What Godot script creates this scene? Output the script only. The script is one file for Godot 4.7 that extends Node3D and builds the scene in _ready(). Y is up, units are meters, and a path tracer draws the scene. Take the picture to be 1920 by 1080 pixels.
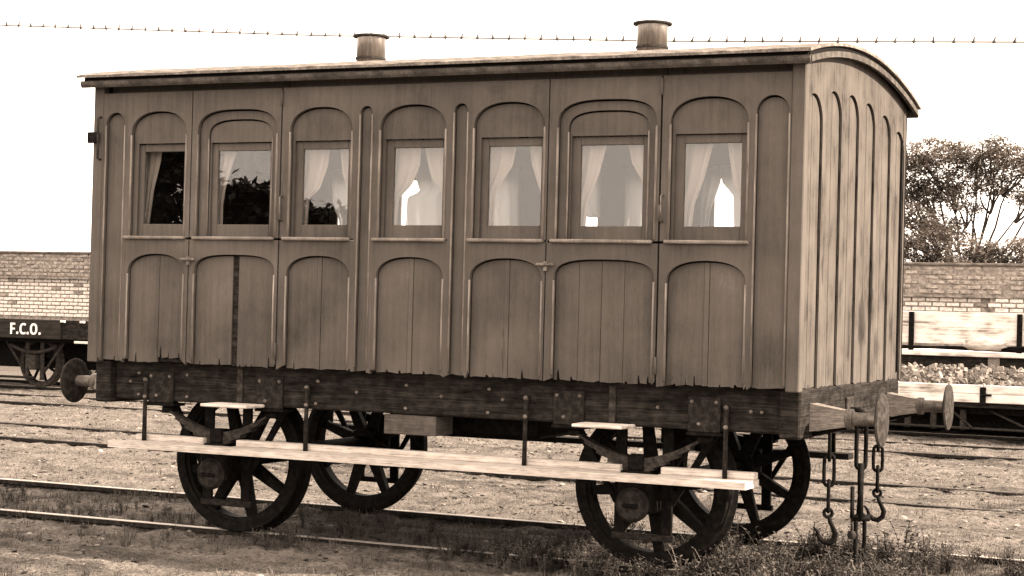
extends Node3D
# A four-wheeled wooden railway carriage in a yard. Rail tops lie at y = 0, x runs along the track, z towards the camera.

const LEN := 4.935      # body length
const HALF := 1.35      # half body width
const FLOOR_Y := 1.14   # lower edge of the body
const AXLES := [0.94, 3.92]
const WHEEL_R := 0.498

var rng := RandomNumberGenerator.new()
var mats := {}


# ------------------------------------------------------------------ shapes
class Shape:
	var st := SurfaceTool.new()
	var smooth := false

	func _init(soft := false) -> void:
		smooth = soft
		st.begin(Mesh.PRIMITIVE_TRIANGLES)
		st.set_smooth_group(0 if soft else 0xFFFFFFFF)

	func tri(a: Vector3, b: Vector3, c: Vector3) -> void:
		st.add_vertex(a)
		st.add_vertex(b)
		st.add_vertex(c)

	func quad(a: Vector3, b: Vector3, c: Vector3, d: Vector3) -> void:
		tri(a, b, c)
		tri(a, c, d)

	# eight corners: c[ix + 2*iy + 4*iz]
	func hexa(c: Array) -> void:
		quad(c[4], c[6], c[7], c[5])
		quad(c[1], c[3], c[2], c[0])
		quad(c[0], c[2], c[6], c[4])
		quad(c[5], c[7], c[3], c[1])
		quad(c[2], c[3], c[7], c[6])
		quad(c[0], c[4], c[5], c[1])

	func box(lo: Vector3, hi: Vector3) -> void:
		var c := []
		for i in 8:
			c.append(Vector3(hi.x if i & 1 else lo.x, hi.y if i & 2 else lo.y, hi.z if i & 4 else lo.z))
		hexa(c)

	# box with chamfered edges
	func cbox(lo: Vector3, hi: Vector3, ch := 0.004, turn := Transform3D()) -> void:
		var ctr := (lo + hi) * 0.5
		var h := (hi - lo) * 0.5
		ch = minf(ch, minf(h.x, minf(h.y, h.z)) * 0.8)
		var pt := func(sx, sy, sz, ax):
			var p := Vector3(h.x * sx, h.y * sy, h.z * sz)
			for k in 3:
				if k != ax:
					p[k] -= ch * signf(p[k])
			return turn * (ctr + p)
		for ax in 3:
			for s in [-1.0, 1.0]:
				var q := []
				for uv in [[-1.0, -1.0], [-1.0, 1.0], [1.0, 1.0], [1.0, -1.0]]:
					var v := Vector3()
					v[ax] = s
					v[(ax + 1) % 3] = uv[0]
					v[(ax + 2) % 3] = uv[1]
					q.append(pt.call(v.x, v.y, v.z, ax))
				if s > 0:
					quad(q[0], q[1], q[2], q[3])
				else:
					quad(q[3], q[2], q[1], q[0])
		for ax in 3:   # the twelve edges run along ax
			var b := (ax + 1) % 3
			var c := (ax + 2) % 3
			for sb in [-1.0, 1.0]:
				for sc in [-1.0, 1.0]:
					var v := Vector3()
					v[b] = sb
					v[c] = sc
					v[ax] = -1.0
					var p0 = pt.call(v.x, v.y, v.z, b)
					var p1 = pt.call(v.x, v.y, v.z, c)
					v[ax] = 1.0
					var p2 = pt.call(v.x, v.y, v.z, c)
					var p3 = pt.call(v.x, v.y, v.z, b)
					if sb * sc > 0:
						quad(p3, p2, p1, p0)
					else:
						quad(p0, p1, p2, p3)
		for sx in [-1.0, 1.0]:
			for sy in [-1.0, 1.0]:
				for sz in [-1.0, 1.0]:
					var a = pt.call(sx, sy, sz, 0)
					var b2 = pt.call(sx, sy, sz, 1)
					var c2 = pt.call(sx, sy, sz, 2)
					if sx * sy * sz > 0:
						tri(a, c2, b2)
					else:
						tri(a, b2, c2)

	# polygon in a plane: origin o, axes ax (u) and ay (v); extruded from w0 to w1 along n
	func prism(poly: PackedVector2Array, o: Vector3, ax: Vector3, ay: Vector3, n: Vector3, w0: float, w1: float) -> void:
		if Geometry2D.is_polygon_clockwise(poly):
			poly.reverse()
		var ix := Geometry2D.triangulate_polygon(poly)
		var f := func(p: Vector2, w: float) -> Vector3: return o + ax * p.x + ay * p.y + n * w
		var flip: bool = ax.cross(ay).dot(n) * (w1 - w0) < 0
		for i in range(0, ix.size(), 3):
			var a := poly[ix[i]]
			var b := poly[ix[i + 1]]
			var c := poly[ix[i + 2]]
			if (b - a).cross(c - a) < 0:
				var t := b
				b = c
				c = t
			if flip:
				tri(f.call(a, w1), f.call(b, w1), f.call(c, w1))
				tri(f.call(a, w0), f.call(c, w0), f.call(b, w0))
			else:
				tri(f.call(a, w1), f.call(c, w1), f.call(b, w1))
				tri(f.call(a, w0), f.call(b, w0), f.call(c, w0))
		var m := poly.size()
		for i in m:
			var a := poly[i]
			var b := poly[(i + 1) % m]
			if flip:
				quad(f.call(a, w0), f.call(b, w0), f.call(b, w1), f.call(a, w1))
			else:
				quad(f.call(a, w0), f.call(a, w1), f.call(b, w1), f.call(b, w0))

	# round bar along points; radii may be one number or one for each point
	func tube(pts: Array, radius, sides := 6, closed := false, turn0 := 0.0) -> void:
		var rings := []
		var n := pts.size()
		var up := Vector3.ZERO
		for i in n:
			var fwd: Vector3
			if closed:
				fwd = (pts[(i + 1) % n] - pts[(i - 1 + n) % n]).normalized()
			else:
				fwd = (pts[mini(i + 1, n - 1)] - pts[maxi(i - 1, 0)]).normalized()
			if up == Vector3.ZERO:
				up = Vector3.UP if absf(fwd.y) < 0.9 else Vector3.RIGHT
			var side := fwd.cross(up).normalized()
			up = side.cross(fwd).normalized()
			var r: float = radius[i] if radius is Array else radius
			var ring := []
			for k in sides:
				var a := TAU * k / sides + turn0
				ring.append(pts[i] + side * cos(a) * r + up * sin(a) * r)
			rings.append(ring)
		for i in (n if closed else n - 1):
			var r0: Array = rings[i]
			var r1: Array = rings[(i + 1) % n]
			for k in sides:
				var k2 := (k + 1) % sides
				quad(r0[k], r1[k], r1[k2], r0[k2])
		if not closed:
			for k in range(1, sides - 1):
				tri(rings[0][0], rings[0][k], rings[0][k + 1])
				tri(rings[n - 1][0], rings[n - 1][k + 1], rings[n - 1][k])

	# profile of (radius, along) turned about dir through o
	func lathe(profile: Array, o: Vector3, dir: Vector3, n := 32) -> void:
		var side := dir.cross(Vector3.UP if absf(dir.y) < 0.9 else Vector3.RIGHT).normalized()
		var other := dir.cross(side).normalized()
		for i in profile.size() - 1:
			var p: Vector2 = profile[i]
			var q: Vector2 = profile[i + 1]
			for k in n:
				var a0 := TAU * k / n
				var a1 := TAU * (k + 1) / n
				var d0 := side * cos(a0) + other * sin(a0)
				var d1 := side * cos(a1) + other * sin(a1)
				var v00 := o + dir * p.y + d0 * p.x
				var v01 := o + dir * p.y + d1 * p.x
				var v10 := o + dir * q.y + d0 * q.x
				var v11 := o + dir * q.y + d1 * q.x
				if p.x > 1e-6:
					tri(v00, v01, v11) if q.x > 1e-6 else tri(v00, v01, v10)
				if q.x > 1e-6:
					tri(v00, v11, v10)

	func mesh() -> ArrayMesh:
		if smooth:
			st.index()
		st.generate_normals()
		return st.commit()


# ------------------------------------------------------------------ nodes
func part(called: String, s, material: Material, parent: Node, label := "") -> MeshInstance3D:
	var o := MeshInstance3D.new()
	o.name = called
	o.mesh = s.mesh() if s is Shape else s
	o.material_override = material
	parent.add_child(o, true)
	if label != "":
		o.set_meta("label", label)
	return o


func numbered(called: String) -> String:
	if not has_node(NodePath(called)):
		return called
	var k := 1
	while has_node(NodePath("%s_%03d" % [called, k])):
		k += 1
	return "%s_%03d" % [called, k]


func thing(called: String, label: String, category: String, group := "", at := Vector3.ZERO) -> Node3D:
	var o := Node3D.new()
	o.name = numbered(called)
	add_child(o)
	o.position = at
	return tag(o, label, category, group)


func tag(o: Node3D, label: String, category: String, group := "", kind := "") -> Node3D:
	if label != "":
		o.set_meta("label", label)
	if category != "":
		o.set_meta("category", category)
	if group != "":
		o.set_meta("group", group)
	if kind != "":
		o.set_meta("kind", kind)
	return o


func sub(called: String, parent: Node, at := Vector3.ZERO) -> Node3D:
	var o := Node3D.new()
	o.name = called
	parent.add_child(o, true)
	o.position = at
	return o


# ------------------------------------------------------------------ textures and materials
# The whole photograph is toned brown, so every base colour keeps that hue.
func sepia(r: float) -> Color:
	var t := smoothstep(0.3, 0.85, r)
	return Color(r, r * lerpf(0.88, 0.95, t), r * lerpf(0.785, 0.9, t))


func grey_noise(seed_: int, freq: float, w: int, h: int, octaves := 4, kind := FastNoiseLite.TYPE_SIMPLEX_SMOOTH) -> Image:
	var n := FastNoiseLite.new()
	n.seed = seed_
	n.frequency = freq
	n.noise_type = kind
	n.fractal_octaves = octaves
	n.fractal_gain = 0.55
	return n.get_seamless_image(w, h)


func stretched(im: Image, w: int, h: int) -> Image:
	im.resize(w, h, Image.INTERPOLATE_CUBIC)
	return im


# weighted sum of grey images, as bytes
func blend(list: Array, w: int, h: int) -> PackedByteArray:
	var acc := PackedFloat32Array()
	acc.resize(w * h)
	var total := 0.0
	for e in list:
		total += e[1]
	for e in list:
		var d: PackedByteArray = e[0].get_data()
		var k: float = e[1] / total
		for i in w * h:
			acc[i] += d[i] * k
	var mean := 0.0
	for i in range(0, w * h, 7):
		mean += acc[i]
	mean /= ceilf(w * h / 7.0)
	var out := PackedByteArray()
	out.resize(w * h)
	var gain := 1.0
	if list.size() > 1:
		gain = 1.5
	for i in w * h:
		out[i] = clampi(int(128.0 + (acc[i] - mean) * gain), 0, 255)
	return out


# grey bytes to a colour texture through stops of [grey 0..1, linear red]
func ramp_tex(g: PackedByteArray, w: int, h: int, stops: Array) -> ImageTexture:
	var lut := []
	for i in 256:
		var t := i / 255.0
		var r: float = stops[0][1]
		for k in stops.size() - 1:
			if t >= stops[k][0]:
				r = lerpf(stops[k][1], stops[k + 1][1], clampf((t - stops[k][0]) / (stops[k + 1][0] - stops[k][0]), 0, 1))
		var c := sepia(r).linear_to_srgb()
		lut.append([int(c.r * 255), int(c.g * 255), int(c.b * 255)])
	var out := PackedByteArray()
	out.resize(w * h * 3)
	for i in w * h:
		var c: Array = lut[g[i]]
		out[i * 3] = c[0]
		out[i * 3 + 1] = c[1]
		out[i * 3 + 2] = c[2]
	return ImageTexture.create_from_image(Image.create_from_data(w, h, false, Image.FORMAT_RGB8, out))


func grey_tex(g: PackedByteArray, w: int, h: int) -> ImageTexture:
	return ImageTexture.create_from_image(Image.create_from_data(w, h, false, Image.FORMAT_L8, g))


func surf(called: String, tex: Texture2D, scale: Vector3, rough := 0.8, bump: Texture2D = null, depth := 0.0, offset := Vector3.ZERO, world := true) -> StandardMaterial3D:
	var m := StandardMaterial3D.new()
	m.resource_name = called
	m.albedo_texture = tex
	m.roughness = rough
	m.metallic_specular = 0.12
	m.uv1_triplanar = true
	m.uv1_world_triplanar = world
	m.uv1_triplanar_sharpness = 6.0
	m.uv1_scale = scale
	m.uv1_offset = offset
	if bump:
		m.heightmap_enabled = true
		m.heightmap_texture = bump
		m.heightmap_scale = depth
	mats[called] = m
	return m


func plain(called: String, r: float, rough := 0.7, metal := 0.0) -> StandardMaterial3D:
	var m := StandardMaterial3D.new()
	m.resource_name = called
	m.albedo_color = sepia(r).linear_to_srgb()
	m.roughness = rough
	m.metallic = metal
	m.metallic_specular = 0.15
	mats[called] = m
	return m


func make_materials() -> void:
	# painted boards of the side, one sheet over the whole side (5 m x 2.5 m), with the stains the photograph shows
	var w := 1280
	var h := 640
	var streak := stretched(grey_noise(3, 0.09, w, 24, 3), w, h)
	var streak2 := stretched(grey_noise(5, 0.3, w, 90, 2), w, h)
	var cloud := grey_noise(8, 0.006, w, h, 5)
	var fine := grey_noise(11, 0.25, w, h, 2)
	var g := blend([[streak, 0.75], [streak2, 0.5], [cloud, 1.5], [fine, 0.4], [grey_noise(88, 0.0025, w, h, 3), 1.0]], w, h)
	var speck := grey_noise(21, 0.12, w, h, 3).get_data()
	for i in w * h:                     # chips and nail holes
		if speck[i] < 38:
			g[i] = int(g[i] * 0.55)
		elif speck[i] > 226:
			g[i] = mini(255, g[i] + 36)
	stain(g, w, h, 3.09, 1.30, 0.022, 0.22, 0.42, streak2)
	stain(g, w, h, 3.00, 2.90, 0.13, 0.05, 0.22, cloud)
	stain(g, w, h, 3.28, 2.89, 0.07, 0.06, 0.25, cloud)
	stain(g, w, h, 4.75, 1.35, 0.07, 0.16, 0.18, streak)
	stain(g, w, h, 4.14, 1.42, 0.02, 0.16, 0.5, streak2)
	stain(g, w, h, 2.2, 1.7, 0.03, 0.3, 0.15, streak)
	stain(g, w, h, 1.5, 2.2, 0.02, 0.3, 0.25, streak2)
	var side_stops := [[0.0, 0.03], [0.25, 0.064], [0.5, 0.087], [0.75, 0.106], [1.0, 0.15]]
	var off := Vector3(0.005, -1.3, 0.5)
	surf("carriage_paint", ramp_tex(g, w, h, side_stops), Vector3(0.2, 0.4, 0.37), 0.72, grey_tex(g, w, h), 0.12, off)
	for k in 5:
		var v: StandardMaterial3D = mats.carriage_paint.duplicate()
		var f: float = [0.95, 0.975, 1.0, 0.965, 0.985][k]
		v.albedo_color = Color(f, f, f)
		mats["paint_%d" % k] = v
	var bead_stops := [[0.0, 0.05], [0.25, 0.1], [0.5, 0.16], [0.75, 0.26], [1.0, 0.38]]
	surf("worn_bead", ramp_tex(g, w, h, bead_stops), Vector3(0.61, 0.83, 0.37), 0.75, null, 0.0, Vector3(0.3, 0.2, 0.1))
	# boards of the end, weathered, with dark streaks low in the middle
	w = 640
	h = 512
	streak = stretched(grey_noise(31, 0.13, w, 16, 3), w, h)
	streak2 = stretched(grey_noise(33, 0.35, w, 60, 2), w, h)
	cloud = grey_noise(35, 0.012, w, h, 5)
	fine = grey_noise(37, 0.3, w, h, 2)
	g = blend([[streak, 0.7], [streak2, 0.6], [cloud, 1.2], [fine, 0.4]], w, h)
	end_stain(g, w, h, -0.22, 1.55, 0.16, 0.33, 0.6, streak2)
	end_stain(g, w, h, -0.40, 1.72, 0.05, 0.38, 0.7, streak2)
	end_stain(g, w, h, 0.85, 1.85, 0.05, 0.14, 0.5, streak2)
	end_stain(g, w, h, 0.36, 1.55, 0.08, 0.20, 0.3, streak2)
	end_stain(g, w, h, -0.62, 1.35, 0.12, 0.2, 0.35, streak2)
	surf("end_paint", ramp_tex(g, w, h, [[0.0, 0.01], [0.2, 0.03], [0.38, 0.066], [0.6, 0.083], [1.0, 0.115]]), Vector3(0.2, 0.4, 1.0 / 2.8), 0.78, grey_tex(g, w, h), 0.12, Vector3(0, -1.3, 0.5))
	# dark underframe timber, grain along x
	w = 512
	h = 256
	streak = stretched(grey_noise(41, 0.06, 24, h, 3), w, h)
	streak2 = stretched(grey_noise(43, 0.2, 64, h, 3), w, h)
	cloud = grey_noise(45, 0.02, w, h, 4)
	g = blend([[streak, 1.3], [streak2, 0.8], [cloud, 1.2]], w, h)
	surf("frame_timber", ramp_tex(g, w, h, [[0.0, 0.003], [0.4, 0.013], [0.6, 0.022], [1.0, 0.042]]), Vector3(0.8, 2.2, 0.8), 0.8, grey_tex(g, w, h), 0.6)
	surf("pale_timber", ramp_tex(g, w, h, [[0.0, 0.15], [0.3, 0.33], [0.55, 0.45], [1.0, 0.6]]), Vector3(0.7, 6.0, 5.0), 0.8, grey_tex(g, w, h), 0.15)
	surf("box_paint", ramp_tex(g, w, h, [[0.0, 0.035], [0.5, 0.07], [1.0, 0.11]]), Vector3(1.2, 3.0, 1.0), 0.7, grey_tex(g, w, h), 0.1)
	surf("grey_board", ramp_tex(g, w, h, [[0.0, 0.2], [0.4, 0.42], [0.6, 0.55], [1.0, 0.75]]), Vector3(0.35, 1.7, 1.0), 0.85)
	surf("brown_board", ramp_tex(g, w, h, [[0.0, 0.01], [0.5, 0.024], [1.0, 0.04]]), Vector3(0.35, 1.7, 1.0), 0.8)
	surf("shank_timber", ramp_tex(g, w, h, [[0.0, 0.07], [0.4, 0.15], [0.6, 0.2], [1.0, 0.3]]), Vector3(1.3, 7.0, 5.0), 0.7, grey_tex(g, w, h), 0.2)
	# iron and steel
	w = 256
	h = 256
	cloud = grey_noise(51, 0.03, w, h, 5)
	fine = grey_noise(53, 0.2, w, h, 3)
	g = blend([[cloud, 1.0], [fine, 0.7]], w, h)
	var iron_bump := grey_tex(g, w, h)
	surf("black_iron", ramp_tex(g, w, h, [[0.0, 0.003], [0.5, 0.006], [0.8, 0.011], [1.0, 0.02]]), Vector3(2.3, 2.3, 2.3), 0.55, iron_bump, 0.15)
	surf("rusty_iron", ramp_tex(g, w, h, [[0.0, 0.012], [0.5, 0.03], [1.0, 0.07]]), Vector3(2.3, 2.3, 2.3), 0.65, iron_bump, 0.15)
	surf("dark_rust", ramp_tex(g, w, h, [[0.0, 0.007], [0.5, 0.017], [1.0, 0.04]]), Vector3(2.3, 2.3, 2.3), 0.7, iron_bump, 0.15)
	surf("worn_steel", ramp_tex(g, w, h, [[0.0, 0.05], [0.5, 0.12], [1.0, 0.25]]), Vector3(1.7, 1.7, 1.7), 0.5, iron_bump, 0.1)
	mats["worn_steel"].metallic = 0.35
	surf("rail_steel", ramp_tex(g, w, h, [[0.0, 0.22], [0.5, 0.34], [1.0, 0.45]]), Vector3(0.5, 1.0, 1.0), 0.45, iron_bump, 0.05)
	mats["rail_steel"].metallic = 0.3
	surf("zinc", ramp_tex(g, w, h, [[0.0, 0.1], [0.5, 0.17], [1.0, 0.26]]), Vector3(5.0, 0.5, 5.0), 0.28, iron_bump, 0.03)
	mats["zinc"].metallic = 0.8
	surf("canvas", ramp_tex(g, w, h, [[0.0, 0.06], [0.4, 0.12], [0.6, 0.16], [1.0, 0.25]]), Vector3(1.1, 1.1, 1.1), 0.9, iron_bump, 0.5)
	surf("cornice_paint", ramp_tex(g, w, h, [[0.0, 0.03], [0.5, 0.065], [1.0, 0.12]]), Vector3(1.4, 1.4, 1.4), 0.7, iron_bump, 0.2)
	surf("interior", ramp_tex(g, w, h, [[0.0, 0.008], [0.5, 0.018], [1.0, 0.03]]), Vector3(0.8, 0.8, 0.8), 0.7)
	# bricks
	surf("lime_brick", ramp_tex(g, w, h, [[0.0, 0.25], [0.3, 0.5], [0.6, 0.65], [1.0, 0.8]]), Vector3(1.3, 1.9, 1.3), 0.9, iron_bump, 0.8)
	surf("stained_brick", ramp_tex(g, w, h, [[0.0, 0.08], [0.35, 0.2], [0.6, 0.3], [1.0, 0.48]]), Vector3(0.9, 1.3, 0.9), 0.9, iron_bump, 0.8)
	surf("mortar", ramp_tex(g, w, h, [[0.0, 0.08], [0.5, 0.2], [1.0, 0.36]]), Vector3(1.1, 1.1, 1.1), 0.95)
	surf("coping", ramp_tex(g, w, h, [[0.0, 0.05], [0.5, 0.12], [1.0, 0.22]]), Vector3(0.6, 0.9, 0.6), 0.95)
	surf("bark", ramp_tex(g, w, h, [[0.0, 0.025], [0.5, 0.05], [1.0, 0.1]]), Vector3(1.5, 0.6, 1.5), 0.95, iron_bump, 1.5)
	surf("rubble", ramp_tex(g, w, h, [[0.0, 0.1], [0.4, 0.2], [0.7, 0.4], [1.0, 0.6]]), Vector3(2.0, 2.0, 2.0), 0.95)
	# ground: dry trodden earth with flecks
	w = 1024
	h = 1024
	cloud = grey_noise(61, 0.006, w, h, 6)
	fine = grey_noise(63, 0.06, w, h, 4)
	var grit := grey_noise(65, 0.25, w, h, 2)
	g = blend([[cloud, 0.9], [fine, 1.3], [grit, 1.4]], w, h)
	var clod := grey_noise(67, 0.045, w, h, 4).get_data()
	for i in w * h:                     # dark clods and cinders, pale chips
		if clod[i] < 84:
			g[i] = int(g[i] * lerpf(0.35, 1.0, clampf((clod[i] - 50) / 34.0, 0.0, 1.0)))
		elif clod[i] > 182:
			g[i] = mini(255, int(g[i] * 1.35) + 10)
	var gb := grey_tex(g, w, h)
	var gm := surf("earth", ramp_tex(g, w, h, [[0.0, 0.02], [0.3, 0.075], [0.5, 0.135], [0.7, 0.18], [1.0, 0.32]]), Vector3(0.42, 0.42, 0.42), 0.95, gb, 1.6)
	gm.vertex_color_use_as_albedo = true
	# leaves, grass
	for d in [["leaf_far", 0.2, 0.7], ["leaf_dark", 0.02, 0.6], ["leaf_mid", 0.13, 0.7], ["grass_dry", 0.11, 0.8], ["grass_dark", 0.05, 0.8], ["pebble", 0.16, 0.9]]:
		var m := plain(d[0], d[1], d[2])
		m.vertex_color_use_as_albedo = true
		m.cull_mode = BaseMaterial3D.CULL_DISABLED
		if d[0] != "pebble":
			m.backlight_enabled = true
			m.backlight = sepia(0.8) if d[0].begins_with("leaf_") and d[0] != "leaf_dark" else sepia(0.3)
	plain("paint_white", 0.6, 0.7)
	w = 512
	h = 256
	cloud = grey_noise(71, 0.012, w, h, 5)
	streak = stretched(grey_noise(73, 0.07, 40, h, 3), w, h)
	g = blend([[cloud, 1.4], [streak, 0.9]], w, h)
	surf("lime_board", ramp_tex(g, w, h, [[0.0, 0.15], [0.22, 0.4], [0.45, 0.6], [1.0, 0.74]]), Vector3(0.3, 1.3, 0.3), 0.85)
	plain("chalk", 0.8, 0.8)
	plain("wire", 0.08, 0.8)
	plain("wire_grey", 0.2, 0.8)
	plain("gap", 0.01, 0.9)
	var gl := StandardMaterial3D.new()
	gl.resource_name = "window_glass"
	gl.albedo_color = Color(0.12, 0.11, 0.10, 0.02)
	gl.transparency = BaseMaterial3D.TRANSPARENCY_ALPHA
	gl.roughness = 0.0
	gl.metallic_specular = 0.5
	mats["glass"] = gl
	var cu := plain("net", 0.3, 0.9)
	cu.backlight_enabled = true
	cu.backlight = Color(0.7, 0.7, 0.7)
	cu.cull_mode = BaseMaterial3D.CULL_DISABLED


# darken grey bytes in a ragged patch: the side sheet maps x to columns and y to rows
func stain(g: PackedByteArray, w: int, h: int, x: float, y: float, rx: float, ry: float, amount: float, grain: Image) -> void:
	_patch(g, w, h, x * 0.2 + 0.005, 1.3 - y * 0.4, rx * 0.2, ry * 0.4, amount, grain)


func end_stain(g: PackedByteArray, w: int, h: int, z: float, y: float, rz: float, ry: float, amount: float, grain: Image) -> void:
	_patch(g, w, h, 1.0 - fposmod(z / 2.8 + 0.5, 1.0), 1.3 - y * 0.4, rz / 2.8, ry * 0.4, amount, grain)


func _patch(g: PackedByteArray, w: int, h: int, u: float, v: float, ru: float, rv: float, amount: float, grain: Image) -> void:
	var gd := grain.get_data()
	for j in range(maxi(0, int((v - rv * 1.4) * h)), mini(h, int((v + rv * 1.4) * h))):
		for i in range(maxi(0, int((u - ru * 1.4) * w)), mini(w, int((u + ru * 1.4) * w))):
			var d := Vector2((float(i) / w - u) / ru, (float(j) / h - v) / rv).length()
			var n := gd[j * w + i] / 255.0
			var k := smoothstep(0.0, 0.35, 1.15 - d - n * 0.75)
			if k > 0:
				g[j * w + i] = int(g[j * w + i] * (1.0 - amount * k))


# ------------------------------------------------------------------ carriage
# half-outline of an arch from (l, spring) over the top to (r, spring)
func arch(l: float, r: float, top: float, spring: float, power := 2.2, n := 18) -> PackedVector2Array:
	var pts := PackedVector2Array()
	var c := (l + r) / 2
	var a := (r - l) / 2
	for i in n + 1:
		var t := PI * i / n
		var cx := -cos(t)
		var sy := sin(t)
		pts.append(Vector2(c + a * signf(cx) * pow(absf(cx), 2.0 / power), spring + (top - spring) * pow(maxf(sy, 0.0), 2.0 / power)))
	return pts


# lower edge of rotten boards between x0 and x1, from x1 back to x0
func ragged(x0: float, x1: float, y: float, rot := 1.0) -> PackedVector2Array:
	var p := PackedVector2Array()
	var x := x1
	p.append(Vector2(x, y + rng.randf_range(-0.004, 0.008)))
	while x - 0.03 > x0:
		var step := rng.randf_range(0.02, 0.075)
		x = maxf(x - step, x0 + 0.006)
		var yy := y + rng.randf_range(-0.006, 0.007)
		p.append(Vector2(x, yy))
		if rng.randf() < 0.42 * rot and x - 0.022 > x0:
			var up := (0.014 + 0.06 * pow(rng.randf(), 2.0)) * rot
			var wd := rng.randf_range(0.004, 0.02)
			p.append(Vector2(x - wd * 0.5, yy + up))
			p.append(Vector2(x - wd, yy + up * rng.randf_range(0.5, 1.0)))
			x -= wd + 0.003
			p.append(Vector2(x, y + rng.randf_range(-0.004, 0.004)))
	p.append(Vector2(x0, y + rng.randf_range(-0.004, 0.006)))
	return p


# the outline of a panel that fits loosely inside an arch
func inset(a: PackedVector2Array) -> PackedVector2Array:
	var out := PackedVector2Array()
	var c := (a[0].x + a[a.size() - 1].x) / 2
	var hw := c - a[0].x
	var top := a[a.size() / 2].y
	for p in a:
		out.append(Vector2(c + (p.x - c) * (hw - 0.003) / hw, a[0].y + (p.y - a[0].y) * (top - a[0].y - 0.010) / (top - a[0].y)))
	return out


# arch-topped frame: outline with a slot that is open below
func slot_poly(x0: float, x1: float, ytop: float, ybot: float, a: PackedVector2Array, rot := 0.0) -> PackedVector2Array:
	var p := PackedVector2Array([Vector2(x0, ybot), Vector2(x0, ytop), Vector2(x1, ytop), Vector2(x1, ybot)])
	var l := a[0].x
	var r := a[a.size() - 1].x
	if rot > 0:
		p[0].y += rng.randf_range(-0.01, 0.03) * rot
		p[3].y += rng.randf_range(-0.01, 0.03) * rot
	p.append(Vector2(r, ybot + (rng.randf_range(-0.008, 0.03) * rot if rot > 0 else 0.0)))
	for i in range(a.size() - 1, -1, -1):
		p.append(a[i])
	p.append(Vector2(l, ybot + (rng.randf_range(-0.008, 0.03) * rot if rot > 0 else 0.0)))
	return p


const CELLS := [
	["n", 0.070, 0.275, 0.094, 0.249],
	["w", 0.275, 0.787, 0.306, 0.750],
	["d", 0.795, 1.480, 0.839, 1.454],
	["w", 1.491, 2.040, 1.552, 2.010],
	["n", 2.040, 2.182, 2.066, 2.154],
	["w", 2.182, 2.702, 2.212, 2.675],
	["n", 2.702, 2.846, 2.730, 2.824],
	["w", 2.846, 3.364, 2.867, 3.342],
	["d", 3.372, 4.080, 3.428, 4.058],
	["w", 4.092, 4.638, 4.143, 4.616],
	["n", 4.638, 4.866, 4.662, 4.856],
]
# opening x0 x1, glass x0 x1, sill x0 x1
const OPEN := [
	[0.345, 0.731, 0.378, 0.706, 0.268, 0.762],
	[0.921, 1.396, 0.957, 1.363, 0.823, 1.447],
	[1.573, 1.986, 1.620, 1.955, 1.515, 2.012],
	[2.237, 2.661, 2.285, 2.632, 2.178, 2.688],
	[2.905, 3.328, 2.946, 3.300, 2.842, 3.349],
	[3.502, 3.988, 3.552, 3.951, 3.398, 4.047],
	[4.164, 4.612, 4.214, 4.561, 4.122, 4.634],
]
const WIN_TOP := 2.607
const SILL := 1.978


func side_sheet(s: Shape, poly: PackedVector2Array, z0: float, z1: float) -> void:
	s.prism(poly, Vector3.ZERO, Vector3.RIGHT, Vector3.UP, Vector3.BACK, z0, z1)


# half-round beads nailed up both edges of an arched opening
func beads(owner_: Node, a: PackedVector2Array, y: float, z: float, r: float) -> void:
	for e in [a[0], a[a.size() - 1]]:
		var s := Shape.new(true)
		var lean := rng.randf_range(-0.0015, 0.0015)
		s.tube([Vector3(e.x, y + rng.randf_range(0.0, 0.01), z), Vector3(e.x + lean, (y + e.y) / 2, z), Vector3(e.x, e.y - 0.01, z)], r, 6)
		part("bead", s, mats.worn_bead, owner_)


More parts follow.
